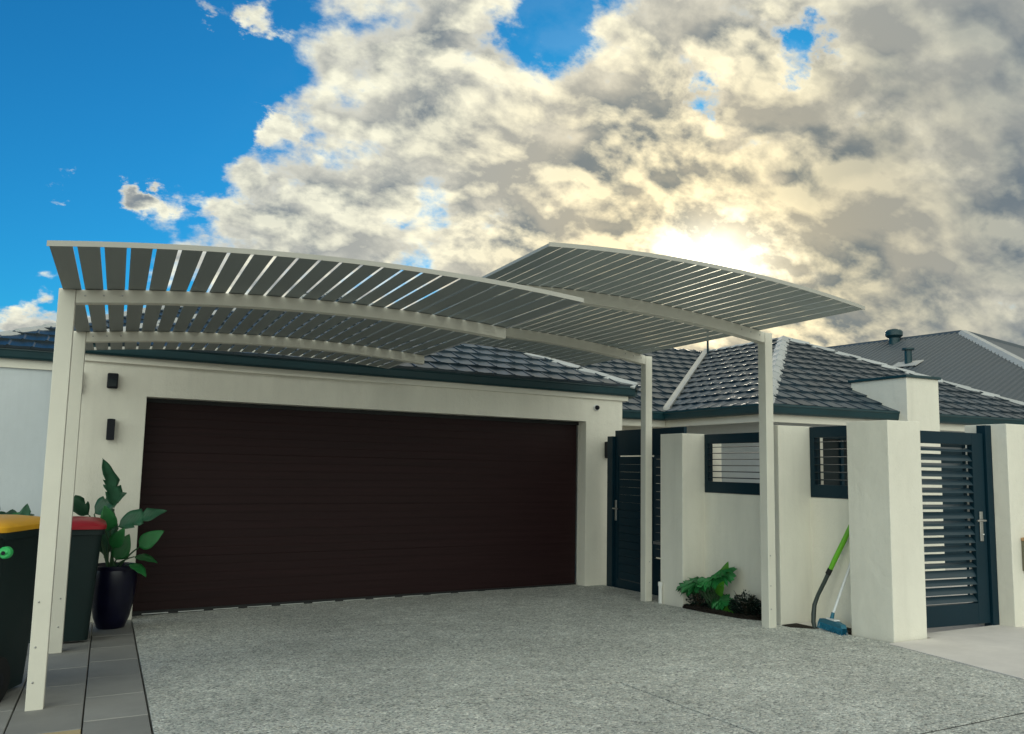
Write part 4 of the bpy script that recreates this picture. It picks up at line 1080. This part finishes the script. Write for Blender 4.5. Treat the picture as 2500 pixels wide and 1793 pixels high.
def shrub(label, c, rx, ry, h, n, m, seedv, name='low_shrub'):
    rl = random.Random(seedv); t = thing(name, label, 'plant', tuple(c)); c = Vector(c)
    b = MB(); tw = MB()
    for i in range(n):
        a = rl.uniform(0, 6.28); r_ = math.sqrt(rl.random()); zz = h * rl.random() ** .8 * (1 - .55 * r_)
        p = c + Vector((rx * r_ * math.cos(a), ry * r_ * math.sin(a), zz + .01))
        s = rl.uniform(.018, .042); d = Vector((math.cos(a) + rl.uniform(-.5, .5), math.sin(a) + rl.uniform(-.5, .5), rl.uniform(-.1, .9))).normalized()
        sd_ = d.cross(Vector((rl.uniform(-1, 1), rl.uniform(-1, 1), 1))).normalized()
        b.add([tuple(p), tuple(p + d * s * .5 + sd_ * s * .32), tuple(p + d * s), tuple(p + d * s * .5 - sd_ * s * .32)], [(0, 1, 2, 3)])
    for i in range(14):
        a = rl.uniform(0, 6.28); e_ = c + Vector((rx * .8 * math.cos(a), ry * .8 * math.sin(a), h * rl.uniform(.4, 1.0))); tw.tube([c, (c + e_) / 2 + Vector((0, 0, .03)), e_], [.004, .003, .0015], 5)
    o = b.build('foliage', m, t); tw.build('stems', M_twig, t)
    return t
shrub('dark low shrub in the garden bed beside the front right post', (5.58, 6.70, G(5.6, 6.7)), .12, .18, .24, 1000, M_leafd, 4)
shrub('small dark seedling patch in the garden bed near the white pipe', (5.50, 7.32, G(5.5, 7.3)), .09, .16, .16, 260, M_leafd, 9, 'seedling')
b = MB(); b.tube([(5.46, 7.30, G(5.5, 7.3)), (5.462, 7.30, G(5.5, 7.3) + .20)], .005, 6); b.build('stake', M_twig); 
tag(bpy.data.objects['stake'], 'thin dark stake standing in the garden bed left of the broad leaved plant', 'stake')

# =================================================================== tools leaning on the wall
tl = thing('garden_tool', 'garden tool with lime green handle and dark bent shaft leaning against the wall', 'garden tool', (5.625, 5.86, G(5.62, 5.86)))
b = MB(); b.tube([(5.757, 5.806, .775), (5.775, 5.772, .86), (5.81, 5.70, 1.02), (5.85, 5.627, 1.20), (5.86, 5.607, 1.25)], [.020, .022, .022, .020, .012], 14); b.build('handle', M_gtool, tl, smooth=True)
b = MB(); b.tube([(5.64, 5.88, .262), (5.655, 5.912, .32), (5.67, 5.924, .38), (5.69, 5.932, .462), (5.71, 5.907, .55), (5.735, 5.855, .664), (5.759, 5.802, .785)], [.017, .019, .021, .019, .017, .018, .019], 14); b.build('shaft', M_shaft, tl, smooth=True)
b = MB(); b.tube([(5.748, 5.826, .735), (5.758, 5.804, .782)], .023, 14); b.build('collar', M_rubber, tl, smooth=True)
br = thing('broom', 'broom with thin white handle and teal blue head leaning beside the green tool', 'broom', (5.70, 5.74, G(5.7, 5.74)))
hA, hB = Vector((5.688, 5.865, 0)), Vector((5.60, 5.505, 0))
ax = (hB - hA); L_ = ax.length; ax.normalize(); sdx = Vector((-ax.y, ax.x, 0))
zc = G(5.69, 5.73)
Mb = frame_matrix(hA + Vector((0, 0, zc)), ax, sdx, (0, 0, 1))
b = MB(); b.prism([(0, -.025, .055), (L_, -.025, .055), (L_ - .02, -.022, .085), (L_ * .62, -.02, .10), (L_ * .38, -.02, .10), (.02, -.022, .085)], (0, .05, 0), Mb); b.build('head', M_broomb, br, bevel=.006)
b = MB(); b.box(L_ * .36, L_ * .72, -.028, .028, .098, .110, Mb); b.build('head_cover', M_broomw, br, bevel=.004)
b = MB()
for i in range(60):
    for j in range(4):
        q0 = (L_ * (i + .5) / 60, -.02 + .0133 * j, .056); s = rnd.uniform(-.012, .012)
        b.add([Mb @ Vector((q0[0] - .003, q0[1], .056)), Mb @ Vector((q0[0] + .003, q0[1], .056)), Mb @ Vector((q0[0] + .004 + s, q0[1] * 1.4, .004)), Mb @ Vector((q0[0] - .004 + s, q0[1] * 1.4, .004))], [(0, 1, 2, 3)])
o = b.build('bristles', M_bristle, br); o['kind'] = 'stuff'
b = MB(); b.tube([Mb @ Vector((L_ * .48, 0, .095)), Mb @ Vector((L_ * .50, .012, .16))], [.018, .014], 12); b.build('socket', M_broomb, br, smooth=True)
b = MB(); b.tube([Mb @ Vector((L_ * .50, .012, .15)), Vector((5.845, 5.60, 0.96))], .0115, 12); b.build('handle', M_broomw, br, smooth=True)
